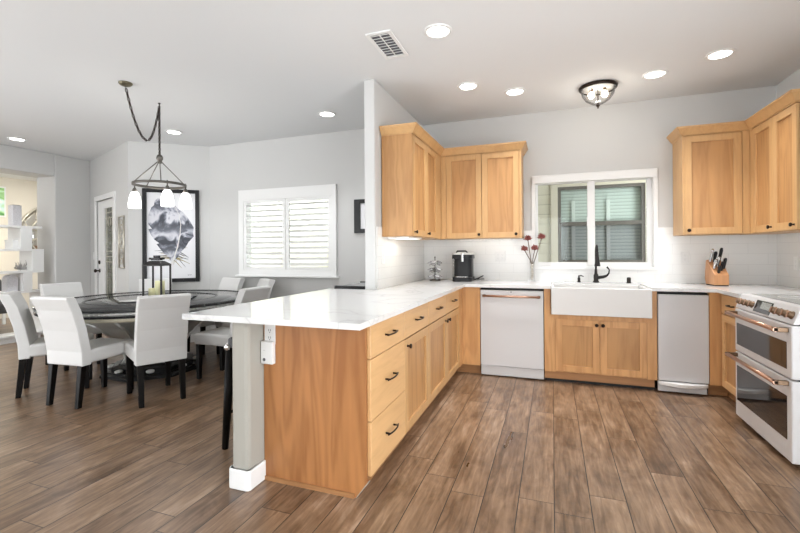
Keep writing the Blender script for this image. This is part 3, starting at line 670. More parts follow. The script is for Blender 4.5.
# under-cabinet light
t = thing('under_cabinet_light', 'lit light strip under the wall cabinet on the partition', 'light', (-1.30, 3.72, UZ0 - .02))
B().box(-1.40, -1.20, 3.55, 3.95, UZ0 - .016, UZ0).build('housing', 'white', t, .003)
B().box(-1.385, -1.215, 3.565, 3.935, UZ0 - .018, UZ0 - .0155).build('diffuser', 'strip', t)
area('under_cabinet_lamp', (-1.3, 3.75, UZ0 - .025), .16, .4, (1, .9, .74), shape='RECTANGLE', sy=.36)
t = thing('under_cabinet_light', 'slim lit light strip under the two-door wall cabinet above the coffee maker', 'light', (-.72, 4.65, UZ0 - .02))
B().box(-1.0, -.42, 4.76, 4.80, UZ0 - .010, UZ0).build('housing', 'white', t, .003)
B().box(-.99, -.43, 4.765, 4.795, UZ0 - .011, UZ0 - .0095).build('diffuser', 'strip', t)
area('counter_lamp', (-.71, 4.74, UZ0 - .025), .5, .08, (1, .93, .82), shape='RECTANGLE', sy=.07)

# ================================================================== COUNTER THINGS
# coffee maker
kx, ky = -.925, 4.62
t = thing('coffee_maker', 'black and silver single-cup coffee maker on the counter corner', 'coffee maker', (kx, ky, .914))
def rrect(cx, cy, w, d, r=.03, n=4):
    pts = []
    for sx, sy, a0 in ((1, 1, 0), (-1, 1, PI / 2), (-1, -1, PI), (1, -1, 1.5 * PI)):
        for i in range(n + 1):
            a = a0 + PI / 2 * i / n; pts.append((cx + sx * (w / 2 - r) + r * math.cos(a), cy + sy * (d / 2 - r) + r * math.sin(a)))
    return pts
B().prism(rrect(kx, ky, .215, .25, .05), .914, .962).build('base', 'plastic', t, .004)
B().prism(rrect(kx, ky + .02, .20, .19, .06), .962, 1.16).build('body', 'plastic', t, .003)
B().prism(rrect(kx, ky - .005, .225, .24, .06), 1.16, 1.205).build('brew_head', 'plastic', t, .006)
B().prism(rrect(kx, ky - .005, .225, .235, .06), 1.205, 1.228).build('lid', 'silver', t, .008)
b = B().tube([(kx - .06, ky - .09, 1.228), (kx - .045, ky - .1, 1.245), (kx + .045, ky - .1, 1.245), (kx + .06, ky - .09, 1.228)], .009, 8)
b.build('lid_handle', 'plastic', t)
B().box(kx + .0, kx + .022, ky - .133, ky - .124, 1.13, 1.225).build('handle', 'chrome', t, .003)
B().prism(rrect(kx - .108, ky + .03, .035, .14, .016), .955, 1.18).build('water_tank', M['glass'], t)
B().prism(rrect(kx, ky - .085, .13, .07, .02), .962, .97).build('drip_tray', 'chrome', t)
b = B().tube([(kx + .10, ky + .08, .925), (kx + .15, ky + .10, .945), (kx + .20, ky + .10, .97), (kx + .17, ky + .13, .955), (kx + .13, ky + .12, .93), (kx + .2, ky + .16, .93)], .006, 8)
b.build('power_cord', 'plastic', t)
# pod carousel
px_, py_ = -1.24, 4.58
t = thing('pod_carousel', 'chrome wire coffee pod carousel left of the coffee maker', 'rack', (px_, py_, .914))
B().lathe([(.062, 0), (.062, .012), (.05, .02), (.008, .024)], (px_, py_, .914), 24).build('base', 'nickel', t)
B().tube([(px_, py_, .93), (px_, py_, 1.175)], .005, 8).ball((px_, py_, 1.178), .009).build('pole', 'nickel', t)
for lv in range(3):
    b = B(); z = .968 + lv * .078
    for k in range(5):
        a = 2 * PI * k / 5 + .35 + lv * .3
        c = Vector((px_ + .062 * math.cos(a), py_ + .062 * math.sin(a), z))
        T = Matrix.Translation(c) @ Matrix.Rotation(a, 4, 'Z') @ Matrix.Rotation(math.radians(28), 4, 'Y')
        b.torus((0, 0, 0), .027, .0022, 18, 6, T); b.torus((0, 0, -.03), .02, .0018, 14, 6, T)
        b.tube([(px_, py_, z - .01), tuple(T @ Vector((-.027, 0, 0)))], .002, 6)
    b.build('pod_ring_tier', 'nickel', t)
pod = None
for lv in range(3):
    for k in range(5):
        if (lv * 5 + k) % 3 == 2: continue
        a = 2 * PI * k / 5 + .35 + lv * .3; z = .968 + lv * .078
        T = Matrix.Translation((px_ + .062 * math.cos(a), py_ + .062 * math.sin(a), z)) @ Matrix.Rotation(a, 4, 'Z') @ Matrix.Rotation(math.radians(28), 4, 'Y')
        if pod is None:
            pod = B().lathe([(.015, -.032), (.0225, -.001), (.0262, .0025), (.0262, .004), (.001, .005)], (0, 0, 0), 16).build('coffee_pod', 'lattice'); q = pod
        else: q = pod.copy(); col.objects.link(q)
        q.matrix_basis = T
        tag(q, 'small pale foil-topped coffee pod held in the chrome wire carousel', 'coffee pod', 'coffee pods in the carousel')
# vase with red flowers
vx, vy = -.208, 4.755
t = thing('bud_vase', 'slim clear glass vase of pebbles by the left side of the window', 'vase', (vx, vy, .914))
B().lathe([(.026, 0), (.027, .02), (.022, .10), (.024, .19), (.030, .215), (.0275, .215), (.0215, .19), (.0195, .10), (.022, .02), (.001, .015)], (vx, vy, .914), 20).build('glass', M['glass'], t)
b = B()
for i in range(60): b.ball((vx + random.uniform(-.012, .012), vy + random.uniform(-.012, .012), .934 + .17 * i / 60), random.uniform(.006, .009), 6)
tag(b.build('pebble_filling', 'antique'), 'grey pebbles filling the slim glass vase', 'pebbles')['kind'] = 'stuff'
heads = [(-.055, -.01, 1.375), (.075, 0, 1.40), (-.085, .01, 1.255), (.015, -.02, 1.26), (.05, .02, 1.29)]
heads = [(-.04, -.015, 1.36), (.10, -.02, 1.375), (-.075, -.03, 1.25), (.03, -.03, 1.255)]
for i, (dx, dy, z) in enumerate(heads):
    nm = ['upper left', 'upper right', 'lower left', 'lower right'][i]
    f = thing('red_flower', 'dusky red flower on a dry stem, %s of the four in the vase' % nm, 'flower', (vx, vy, 1.08), group='red flowers in the glass vase')
    B().tube([(vx, vy, 1.08), (vx + dx * .3, vy + dy * .3, 1.15), (vx + dx, vy + dy, z)], .0045, 6).build('stem', 'stem', f)
    b = B()
    for k in range(26):
        a = k * 2.4; el = -.35 + 1.7 * (k / 26); L = random.uniform(.034, .05)
        d = Vector((math.cos(a) * math.cos(el), math.sin(a) * math.cos(el), math.sin(el)))
        c = Vector((vx + dx, vy + dy, z + .01))
        b.tube([tuple(c), tuple(c + d * L * .55 + Vector((0, 0, .004))), tuple(c + d * L)], [.003, .0085, .0025], 6)
    b.ball((vx + dx, vy + dy, z + .008), .018, 8)
    b.build('bloom', 'red', f)
# knife block
bx, by = 1.415, 4.62
t = thing('knife_block', 'beech knife block with slanted top on the counter by the range corner', 'knife block', (bx, by, .914), math.radians(8))
prof = [(-.085, .008), (.075, .008), (.095, .06), (.075, .225), (.055, .235), (-.085, .10)]
B().prism([(p[0], p[1]) for p in prof], -.058, .058, 'X').build('block', 'beech', t, .004, 2, True)
B().box(-.055, .055, -.08, -.05, 0, .01).box(-.055, .055, .04, .07, 0, .01).build('foot', 'plastic', t, local=True)
TKB = Matrix.Translation((bx, by, .914)) @ Matrix.Rotation(math.radians(8), 4, 'Z')
slope = Vector((0, .14, .135)).normalized(); nrm = Vector((0, -slope.z, slope.y))
kn = 0
knames = ['largest chef knife', 'carving knife', 'bread knife', 'steak knife']
for (u, s, L, mt) in ((-.038, .165, .13, 'handle_steel'), (-.005, .17, .10, 'plastic'), (.034, .17, .135, 'plastic'), (-.036, .075, .095, 'handle_steel'), (-.008, .095, .11, 'handle_steel'), (.016, .06, .085, 'plastic'), (.042, .085, .10, 'plastic'), (-.016, .03, .07, 'plastic')):
    base = Vector((u, -.085, .10)) + slope * s
    d = (nrm * .75 + Vector((0, 0, .66))).normalized()
    kt = thing('kitchen_knife', ['steel-handled knife standing highest at the left of the knife block', 'black-handled knife in the middle of the top row of the block', 'riveted black-handled knife standing highest at the right of the block', 'steel-handled knife low at the left of the block', 'steel-handled knife in the middle row of the block', 'short black-handled knife in the lower middle of the block', 'black-handled knife leaning out at the right of the block', 'shortest black-handled knife at the front of the block'][kn], 'knife', tuple(TKB @ base), math.radians(8), 'knives in the knife block')
    kn += 1
    pts = [d * (L * q) for q in (-.05, .1, .5, .85, 1.)]
    B().tube([tuple(p) for p in pts], [.011, .0115, .014, .0145, .009], 8).build('handle', mt, kt, local=True)
    b = B()
    for q in (.25, .5, .75): b.tube([tuple(d * (L * q) + Vector((-.011, 0, 0))), tuple(d * (L * q) + Vector((.011, 0, 0)))], .0028, 6)
    b.build('rivet', 'chrome' if mt == 'plastic' else 'plastic', kt, local=True)
# ---- outlets
def outlet(label, T, w=.07, gang=1, tilt=False, dark=False):
    t = thing('wall_outlet', label, 'outlet', tuple(T.translation), group='outlets and switches')
    wd = w + .046 * (gang - 1)
    B().box(-wd / 2, wd / 2, 0, .005, -.057, .057, T).build('plate', 'outlet', t, .002, 1)
    b = B()
    for g in range(gang):
        c = (g - (gang - 1) / 2) * .046
        for z in (-.02, .02): b.box(c - .008, c - .005, .0045, .0056, z - .006, z + .006, T).box(c + .004, c + .007, .0045, .0056, z - .006, z + .006, T).tube([(c, .0045, z - .012), (c, .0056, z - .012)], .003, 8, T)
    b.build('slot', 'slot' if dark else 'plastic_grey', t)
    return t
M['plastic_grey'] = pm('outlet_grey', (.55, .55, .55), .4)
outlet('white outlet plate on the partition backsplash', frame_T((XP + .008, 3.53, 1.19), (0, 1, 0), (1, 0, 0)))
outlet('white double outlet plate on the backsplash right of the coffee maker', frame_T((-.55, YW - .008, 1.185), (1, 0, 0), (0, -1, 0)), gang=2)
outlet('white outlet plate on the backsplash left of the knife block', frame_T((1.22, YW - .008, 1.17), (1, 0, 0), (0, -1, 0)))
outlet('white outlet plate on the right wall backsplash', frame_T((XR - .008, 4.50, 1.12), (0, 1, 0), (-1, 0, 0)))
outlet('white outlet under the counter edge on the peninsula end panel', frame_T((-1.455, 1.927, .80), (1, 0, 0), (0, -1, 0)), dark=True)
t = thing('plug_in_device', 'white plug-in box with a dark button on the peninsula end outlet', 'plug-in device', (-1.468, 1.90, .70))
B().box(-1.496, -1.420, 1.897, 1.926, .640, .762).build('case', 'outlet', t, .004)
B().lathe([(.009, 0), (.009, .002), (.001, .003)], (0, 0, 0), 14, frame_T((-1.473, 1.897, .664), (1, 0, 0), (0, -1, 0)) @ Matrix.Rotation(-PI / 2, 4, 'X')).build('button', 'slot', t)
B().box(-1.480, -1.466, 1.8962, 1.8975, .713, .716).build('indicator', 'plastic_grey', t)

# ================================================================== CEILING THINGS
cans = [(-.726, 2.802, 'recessed ceiling light nearest the camera, beside the air vent'), (-.715, 3.831, 'recessed ceiling light in front of the partition-side wall cabinets'), (-.323, 4.122, 'recessed ceiling light left of the flush-mount lamp'),
        (.836, 4.143, 'recessed ceiling light just right of the flush-mount lamp'), (1.225, 3.899, 'recessed kitchen ceiling light nearest the right wall'), (-2.302, 4.057, 'recessed ceiling light in front of the shuttered window'),
        (-4.414, 3.976, 'recessed ceiling light in front of the feather picture'), (-6.569, 3.482, 'recessed ceiling light near the wide opening on the left')]
can0 = None
def make_can():
    t = thing('recessed_light', '', 'ceiling light', (0, 0, H), group='recessed ceiling lights')
    B().lathe([(.098, 0), (.098, -.004), (.092, -.008), (.076, -.009), (.072, -.002)], (0, 0, 0), 32, ring=True).build('trim_ring', 'white', t, local=True)
    B().lathe([(.001, -.0035), (.073, -.0035), (.073, -.002), (.001, -.002)], (0, 0, 0), 32).build('lens', 'can', t, local=True)
    return t
for i, (x, y, lb) in enumerate(cans):
    o = can0 = make_can() if i == 0 else None or can0
    if i: o = copy_tree(can0)
    o.location = (x, y, H); o['label'] = lb
    can_spot((x, y, H - .015), CAN_POWER * (1 if x > -2 else .8))
# air vent
t = thing('ceiling_vent', 'white rectangular air vent grille in the ceiling', 'vent', (-1.118, 2.86, H))
b = B().box(-1.212, -1.024, 2.664, 2.69, H - .01, H).box(-1.212, -1.024, 3.03, 3.058, H - .01, H).box(-1.212, -1.187, 2.69, 3.03, H - .01, H).box(-1.049, -1.024, 2.69, 3.03, H - .01, H)
b.build('frame', 'white', t, .002)
B().box(-1.187, -1.049, 2.69, 3.03, H - .0015, H - .0005).build('duct', 'slot', t)
b = B()
for i in range(9):
    y = 2.705 + i * .039
    b.box(-1.187, -1.049, y - .008, y + .008, -.0015, .0015, Matrix.Translation((0, 0, H - .006)) @ Matrix.Translation((0, y, 0)) @ Matrix.Rotation(math.radians(35), 4, 'X') @ Matrix.Translation((0, -y, 0)))
b.box(-1.121, -1.115, 2.69, 3.03, H - .009, H - .003)
b.build('slat', 'white', t)
# flush-mount lamp
lx, ly = .403, 4.27
t = thing('flush_mount_lamp', 'bronze flush-mount ceiling lamp with clear glass bowl above the sink', 'ceiling lamp', (lx, ly, H))
B().lathe([(.160, 0), (.165, -.006), (.162, -.022), (.150, -.030), (.146, -.022), (.145, -.01), (.001, -.01)], (lx, ly, H), 40).build('canopy', 'bronze', t)
B().lathe([(.146, -.028), (.138, -.075), (.105, -.125), (.055, -.158), (.012, -.170), (.012, -.167), (.053, -.154), (.102, -.122), (.135, -.074), (.143, -.028)], (lx, ly, H), 40, ring=True).build('glass_bowl', M['glass'], t)
B().tube([(lx, ly, H - .01), (lx, ly, H - .17)], .005, 8).lathe([(.001, -.205), (.007, -.20), (.006, -.19), (.014, -.183), (.019, -.172), (.008, -.166)], (lx, ly, H), 14).build('finial', 'bronze', t)
B().lathe([(.001, -.0125), (.138, -.0235), (.138, -.0225), (.001, -.0115)], (lx, ly, H), 32).build('reflector', 'white', t)
for sx in (-1, 1):
    s = B().lathe([(.014, -.01), (.016, -.04), (.013, -.045)], (lx + sx * .055, ly, H), 14).build('lamp_socket', 'gold', t)
    B().ball((lx + sx * .055, ly, H - .075), .028, 14, 1.15).build('bulb', 'bulb', s)
d = bpy.data.lights.new('flush_lamp', 'POINT'); d.energy = 2; d.color = (1, .93, .82); d.shadow_soft_size = .05
o = bpy.data.objects.new('flush_lamp', d); o.location = (lx, ly, H - .24); col.objects.link(o)
# chandelier
gx, gy = -3.70, 3.16
t = thing('chandelier', 'nickel ring chandelier with three lit white glass shades on a swagged chain', 'chandelier', (gx, gy, H))
cx_, cy_ = -3.535, 2.68
B().lathe([(.055, 0), (.055, -.008), (.042, -.022), (.015, -.032), (.001, -.033)], (cx_, cy_, H), 28).build('ceiling_canopy', 'brass', t)
B().lathe([(.012, 0), (.012, -.008), (.004, -.012), (.004, -.03)], (gx, gy, H), 12).build('swag_hook', 'bronze', t)
def chain(pts, step=.036):
    P = [Vector(p) for p in pts]; out = B(); acc = 0; k = 0
    for a, c in zip(P, P[1:]):
        L = (c - a).length; d = (c - a).normalized(); s = -acc
        while s + step <= L + 1e-6:
            s += step
            if s < 0: continue
            p = a + d * s; q = d.to_track_quat('Z', 'Y').to_matrix().to_4x4()
            T = Matrix.Translation(p) @ q @ Matrix.Rotation(PI / 2 * (k % 2), 4, 'Z') @ Matrix.Rotation(PI / 2, 4, 'X')
            out.torus((0, 0, 0), .011, .0035, 10, 5, T, 1., 2.0); k += 1
        acc = L - s
    return out
sw = []
for i in range(15):
    q = i / 14; p = Vector((cx_, cy_, H - .03)).lerp(Vector((gx, gy, H - .03)), q)
    sag = .40 * (1 - (2 * q - 1.16) ** 2 / (1.16 ** 2)) if q < .58 else .40 * (1 - ((q - .58) / .42) ** 2)
    sw.append((p.x, p.y, p.z - max(0, sag)))
ch = chain(sw)
c2 = chain([(gx, gy, H - .03), (gx, gy, 2.235)]); ch.add(c2.v, c2.f, True)
ch.tube(sw, .003, 5).tube([(gx, gy, H - .03), (gx, gy, 2.23)], .003, 5)
ch.build('chain', M['bronze'], t)
RZ, RR = 1.930, .235
B().lathe([(.006, .07), (.012, .055), (.024, .05), (.03, .03), (.03, .01), (.022, 0), (.018, -.03), (.001, -.035)], (gx, gy, 2.175), 20).build('hub', 'nickel', t)
b = B()
ncs = 64
b.lathe([(RR - .006, -.012), (RR + .006, -.012), (RR + .006, .012), (RR - .006, .012)], (gx, gy, RZ), ncs, ring=True)
b.build('ring', 'nickel', t)
fw = Vector((-.34, .94, 0)); rt = Vector((.94, .34, 0))
def rp(a, R=RR): return Vector((gx, gy, 0)) + rt * (R * math.cos(a)) + fw * (R * math.sin(a))
b = B()
for a in (math.radians(-58), math.radians(38), math.radians(150), math.radians(-155)):
    q = rp(a); b.tube([(gx + (q.x - gx) * .08, gy + (q.y - gy) * .08, 2.16), (q.x, q.y, RZ + .008)], .0048, 8)
b.build('stay_rod', 'nickel', t)
for a in (math.radians(-45), math.radians(15), math.radians(188)):
    q = rp(a)
    s = B().lathe([(.006, .02), (.006, -.03), (.014, -.04), (.022, -.056), (.026, -.075)], (q.x, q.y, RZ), 16).build('lamp_arm', 'nickel', t)
    B().lathe([(.024, -.072), (.038, -.092), (.050, -.135), (.058, -.19), (.056, -.235), (.053, -.233), (.055, -.19), (.047, -.135), (.035, -.095), (.015, -.078)], (q.x, q.y, RZ), 24, ring=True).build('glass_shade', 'shade', s)
d = bpy.data.lights.new('chandelier_lamp', 'POINT'); d.energy = 7; d.color = (1, .97, .92); d.shadow_soft_size = .1
o = bpy.data.objects.new('chandelier_lamp', d); o.location = (gx, gy, 1.84); col.objects.link(o)

# ================================================================== DINING
TC = (-4.06, 3.39)
t = thing('dining_table', 'large round dark lacquered dining table on a silver-grey pedestal', 'table', (TC[0], TC[1], 0))
R = 1.0
B().lathe([(.001, .735), (R - .01, .735), (R, .742), (R, .754), (R - .008, .760), (.001, .760)], (*TC, 0), 96).build('tabletop', 'tabletop', t)
B().lathe([(R - .05, .7600), (R - .05, .7612), (R - .012, .7612), (R - .012, .7600)], (*TC, 0), 96, ring=True).lathe([(.60, .7600), (.60, .7612), (.63, .7612), (.63, .7600)], (*TC, 0), 80, ring=True).build('inlay_ring', 'ebony', t)
b = B().lathe([(R - .03, .702), (R - .022, .702), (R - .022, .736), (R - .03, .736)], (*TC, 0), 96, ring=True)
for i in range(150):
    a = 2 * PI * i / 150; b.ball((TC[0] + (R - .020) * math.cos(a), TC[1] + (R - .020) * math.sin(a), .719), .0105, 6)
b.build('beaded_rim', 'silver', t)
B().lathe([(R - .04, .684), (R - .012, .684), (R - .010, .702), (R - .04, .702)], (*TC, 0), 96, ring=True).build('lower_rim', 'ebony', t)
B().lathe([(R - .12, .645), (R - .055, .645), (R - .045, .684), (R - .12, .684)], (*TC, 0), 96, ring=True).lathe([(.001, .66), (R - .11, .66), (R - .11, .735), (.001, .735)], (*TC, 0), 64).build('apron', 'gilt', t)
rot8 = math.radians(22)
B().lathe([(.30, .10), (.27, .16), (.29, .24), (.36, .36), (.50, .50), (.66, .60), (.74, .645), (.74, .66), (.001, .66)], (*TC, 0), 8, None, False, rot8).build('pedestal', 'pedestal', t)
b = B()
for k in range(8):
    a = rot8 + 2 * PI * k / 8
    b.tube([(TC[0] + r_ * math.cos(a), TC[1] + r_ * math.sin(a), z) for r_, z in ((.305, .10), (.275, .16), (.295, .24), (.365, .36), (.505, .50), (.665, .60))], .012, 6)
b.build('pedestal_rib', 'silver', t)
B().lathe([(.50, 0), (.50, .03), (.46, .045), (.46, .055), (.001, .055)], (*TC, 0), 8, None, False, rot8).build('base_plinth', 'ebony', t)
B().lathe([(.40, .055), (.40, .085), (.34, .10), (.33, .115), (.001, .115)], (*TC, 0), 8, None, False, rot8).build('base_step', 'ebony', t)
for k in range(8):
    a = rot8 + 2 * PI * (k + .5) / 8; B().lathe([(.03, 0), (.038, .008), (.038, .02), (.024, .028), (.001, .03)], (TC[0] + .40 * math.cos(a), TC[1] + .40 * math.sin(a), .055), 14).build('base_boss', 'silver', t)
# lantern with candles
lnx, lny = -4.055, 3.42
rl = math.radians(18)
TL = Matrix.Translation((lnx, lny, .7612)) @ Matrix.Rotation(rl, 4, 'Z')
t = thing('candle_lantern', 'open black-framed lantern with small top finial on the dining table', 'lantern', (lnx, lny, .7612), rl)
lw, ld, lh = .098, .085, .36
b = B()
for sx in (-1, 1):
    for sy in (-1, 1): b.box(sx * lw - .008, sx * lw + .008, sy * ld - .008, sy * ld + .008, 0, lh)
    b.box(-lw, lw, sx * ld - .007, sx * ld + .007, lh - .014, lh).box(sx * lw - .007, sx * lw + .007, -ld, ld, lh - .014, lh)
b.build('frame', 'gunmetal', t, .001, 1, True)
B().box(-lw - .012, lw + .012, -ld - .012, ld + .012, 0, .014).build('base', 'gunmetal', t, .002, 1, True)
B().add([(-lw - .012, -ld - .012, lh), (lw + .012, -ld - .012, lh), (lw + .012, ld + .012, lh), (-lw - .012, ld + .012, lh), (-.06, -.045, lh + .04), (.06, -.045, lh + .04), (.06, .045, lh + .04), (-.06, .045, lh + .04)], [(0, 1, 2, 3), (4, 5, 6, 7), (0, 1, 5, 4), (1, 2, 6, 5), (2, 3, 7, 6), (3, 0, 4, 7)]).build('roof', 'gunmetal', t, .003, 1, True)
B().box(-.05, .05, -.03, .03, lh + .045, lh + .075).tube([(-.085, 0, lh + .065), (-.05, 0, lh + .065)], .012, 8).tube([(.05, 0, lh + .065), (.085, 0, lh + .065)], .012, 8).box(-.03, .03, -.02, .02, lh + .075, lh + .10).build('finial', 'ebony', t, .004, 2, True)
for dx, dy, r, h, nm in ((-.046, .0, .043, .09, 'short ivory pillar candle at the left inside the lantern'), (.041, -.015, .048, .17, 'tall ivory pillar candle at the right inside the lantern')):
    p = TL @ Vector((dx, dy, .014))
    c = thing('pillar_candle', nm, 'candle', tuple(p), group='pillar candles in the lantern')
    B().lathe([(r, 0), (r, h - .006), (r - .006, h), (.012, h - .006), (.001, h - .006)], (0, 0, 0), 24).build('wax', 'candle', c, local=True)
    B().tube([(0, 0, h - .008), (.002, 0, h + .012)], .0018, 6).build('wick', 'ebony', c, local=True)
pb = B().lathe([(.001, 0), (.07, 0), (.115, .012), (.118, .014), (.07, .005), (.001, .004)], (-3.95, 3.05, .7612), 28)
tag(pb.build('white_plate', 'fire'), 'small white plate on the dining table in front of the lantern', 'plate')

# ---- chairs
def make_chair():
    t = thing('dining_chair', '', 'chair', group='white dining chairs round the table')
    w = .190
    def pad(prof, x, round_=.03):
        return B().prism(prof, -x, x, 'X')
    B().prism([(.02, .345), (.02, .455), (.44, .462), (.475, .45), (.48, .43), (.48, .345)], -w, w, 'X').build('seat', 'leather', t, .022, 3, True)
    back = [(-.028, .335), (-.032, .45), (-.062, .62), (-.110, .79), (-.155, .890), (-.148, .905), (-.09, .905), (-.075, .89), (-.030, .79), (.018, .62), (.048, .46), (.05, .335)]
    B().prism(back, -w - .002, w + .002, 'X').build('backrest', 'leather', t, .014, 3, True)
    for sx in (-1, 1):
        for (y0, y1) in ((.0, -.035), (.44, .445)):
            x = sx * .155
            b = B(); a, c = .024, .018
            b.add([(x - a, y0 - a, .345), (x + a, y0 - a, .345), (x + a, y0 + a, .345), (x - a, y0 + a, .345), (x - c, y1 - c, 0), (x + c, y1 - c, 0), (x + c, y1 + c, 0), (x - c, y1 + c, 0)], [(0, 1, 2, 3), (4, 5, 6, 7), (0, 1, 5, 4), (1, 2, 6, 5), (2, 3, 7, 6), (3, 0, 4, 7)])
            b.build('leg', 'espresso', t, .003, 1, True)
    return t
ch0 = make_chair()
seats = [(-4.46, 2.43, .616, .788, 'white dining chair at the far left of the photo, facing right, nearest the wide opening'),
         (-3.755, 2.33, -.08, .997, 'white dining chair nearest the camera on the left, its tall back leaning towards us'),
         (-3.085, 2.64, -.886, .463, 'white dining chair seen squarely from behind, in front of the lantern'),
         (-2.85, 3.40, -1., .0, 'white dining chair whose seat shows under the counter overhang'),
         (-3.50, 4.40, -.56, -.83, 'white dining chair below the right half of the shuttered window'),
         (-4.09, 4.49, -.2, -.98, 'white dining chair on the far side below the left edge of the shuttered window'),
         (-4.90, 4.11, .766, -.643, 'white dining chair behind the lantern below the feather picture'),
         (-5.29, 3.26, .97, -.2, 'white dining chair on the left end of the table facing the camera')]
for i, (x, y, fx, fy, lb) in enumerate(seats):
    o = ch0 if i == 0 else copy_tree(ch0)
    o.location = (x, y, 0); o.rotation_euler = (0, 0, math.atan2(-fx, fy)); o['label'] = lb
# ---- bar stool tucked under the overhang
t = thing('bar_stool', 'black-legged bar stool tucked under the overhang behind the white half wall', 'stool', (-1.815, 2.31, 0))
for sx in (-1, 1):
    for sy in (-1, 1):
        B().tube([(-1.815 + sx * .15, 2.31 + sy * .17, 0), (-1.815 + sx * .125, 2.31 + sy * .14, .64)], [.020, .034], 10).build('leg', 'espresso', t)
B().prism(rrect(-1.815, 2.31, .30, .34, .05), .64, .70).build('seat', 'upholstery', t, .012)
B().tube([(-1.952, 2.16, .22), (-1.952, 2.46, .22)], .01, 8).tube([(-1.678, 2.16, .22), (-1.678, 2.46, .22)], .01, 8).build('footrest', 'espresso', t)
B().ball((-1.945, 2.15, .645), .026, 12).build('nail_head', 'chrome', t)
# ---- console against the partition
t = thing('console_table', 'slim grey-topped console table with black corners against the dining side of the partition', 'table', (-1.76, 3.9, 0))
B().box(-1.95, -1.553, 3.58, 4.14, .895, .915).build('top', 'grey', t, .003)
b = B()
for y in (3.56, 4.13): b.box(-1.955, -1.553, y, y + .03, .885, .925)
b.build('edge_band', 'ebony', t)
for x in (-1.94, -1.59):
    for y in (3.58, 4.12): B().box(x, x + .03, y - .01, y + .02, 0, .885).build('leg', 'ebony', t)

# ================================================================== WALL HANGINGS
t = thing('feather_picture', 'tall black-framed watercolour of a grey feather on the angled dining wall', 'picture', tuple(TA @ Vector((.48, 0, .847))))
f0, f1, g0_, g1_ = .165, .862, .847, 2.122
b = B().box(f0, f0 + .05, .002, .035, g0_, g1_, TA).box(f1 - .05, f1, .002, .035, g0_, g1_, TA).box(f0 + .05, f1 - .05, .002, .035, g0_, g0_ + .05, TA).box(f0 + .05, f1 - .05, .002, .035, g1_ - .05, g1_, TA)
b.build('frame', 'frame', t, .004)
art = B().box(f0 + .045, f1 - .045, .004, .012, g0_ + .045, g1_ - .045, TA).build('print', 'art', t)
def AP(x, y):   # print pixel (zoomed photograph) to wall u, z
    return f0 + .05 + (x - 117) / (338 - 117) * (f1 - f0 - .1), g1_ - .05 - (y - 92) / (483 - 92) * (g1_ - g0_ - .1)
vane = [(168, 116), (186, 128), (205, 122), (222, 138), (245, 150), (262, 168), (280, 178), (300, 200), (318, 228), (330, 250), (326, 275), (330, 290), (306, 316), (292, 340), (272, 360), (258, 380), (244, 398), (232, 408), (222, 404), (215, 385), (196, 372), (178, 350), (160, 326), (172, 322), (150, 305), (133, 280), (124, 258), (140, 256), (124, 236), (121, 205), (128, 185), (138, 160), (150, 150), (152, 132)]
b = B().prism([AP(*p) for p in vane], .012, .0135, 'Y', TA); b.build('feather_vane', 'feather', art)
b = B()
def strip(pts, w0, w1, n0=.0135):
    P = [Vector(AP(*p)) for p in pts]; L = []; Rr = []
    for i, p in enumerate(P):
        d = (P[min(i + 1, len(P) - 1)] - P[max(i - 1, 0)]).normalized(); n = Vector((-d.y, d.x)); w_ = w0 + (w1 - w0) * i / (len(P) - 1)
        L.append(tuple(p + n * w_)); Rr.append(tuple(p - n * w_))
    return L + Rr[::-1], n0
poly, n0 = strip([(243, 150), (262, 190), (270, 235), (266, 285), (254, 340), (238, 390), (222, 428)], .002, .009)
B().prism(poly, .0136, .016, 'Y', TA).build('feather_shaft', 'quill', art)
b = B(); b2 = B()
for i in range(40):
    a = math.radians(random.uniform(-85, 85)); L = random.uniform(45, 95); sx_ = 238 + random.uniform(-14, 20); sy_ = 372 + random.uniform(-25, 20)
    e = (sx_ + L * math.sin(a), sy_ + L * abs(math.cos(a)) * random.uniform(-.35, 1.0))
    e = (min(328, max(124, e[0])), e[1])
    poly, _ = strip([(sx_, sy_), ((sx_ + e[0]) / 2 + random.uniform(-4, 4), (sy_ + e[1]) / 2), e], .008, .0015)
    (b if i % 2 else b2).prism(poly, .012, .0128 + .0001 * (i % 5), 'Y', TA)
b.build('ochre_barb', 'ochre', art); b2.build('grey_barb', 'inkgrey', art)
b = B()
xs = [(300, 470), (303, 466), (305, 472), (309, 467), (312, 471), (316, 466), (319, 470)]
poly, _ = strip(xs, .0022, .0022); b.prism(poly, .012, .0132, 'Y', TA); b.build('signature', 'inkgrey', art)
# antique wall panel beside the door
t = thing('ornate_wall_panel', 'narrow antique-silver ornamental panel on the entry wall beside the door', 'wall decor', tuple(TE @ Vector((.26, 0, 1.05))))
q0, q1, r0, r1 = .14, .385, 1.05, 1.755
b = B()
for u in (q0 + .015, q1 - .015): b.tube([(u, .012, r0), (u, .012, r1)], .009, 8, TE)
for z in (r0, r1): b.tube([(q0, .012, z), (q1, .012, z)], .009, 8, TE)
b.tube([(q0 + .05, .01, r0 + .04), (q0 + .05, .01, r1 - .04)], .004, 6, TE).tube([(q1 - .05, .01, r0 + .04), (q1 - .05, .01, r1 - .04)], .004, 6, TE)
b.build('frame', 'antique', t)
b = B(); um = (q0 + q1) / 2
for k in range(4):
    z = r0 + .12 + k * .155
    b.torus((0, 0, 0), .06, .005, 20, 6, TE @ Matrix.Translation((um, .01, z)) @ Matrix.Rotation(PI / 2, 4, 'X'), .8, 1.25)
    b.ball((um, .012, z), .016, 8, 1., TE)
b.build('scrollwork', 'antique', t)
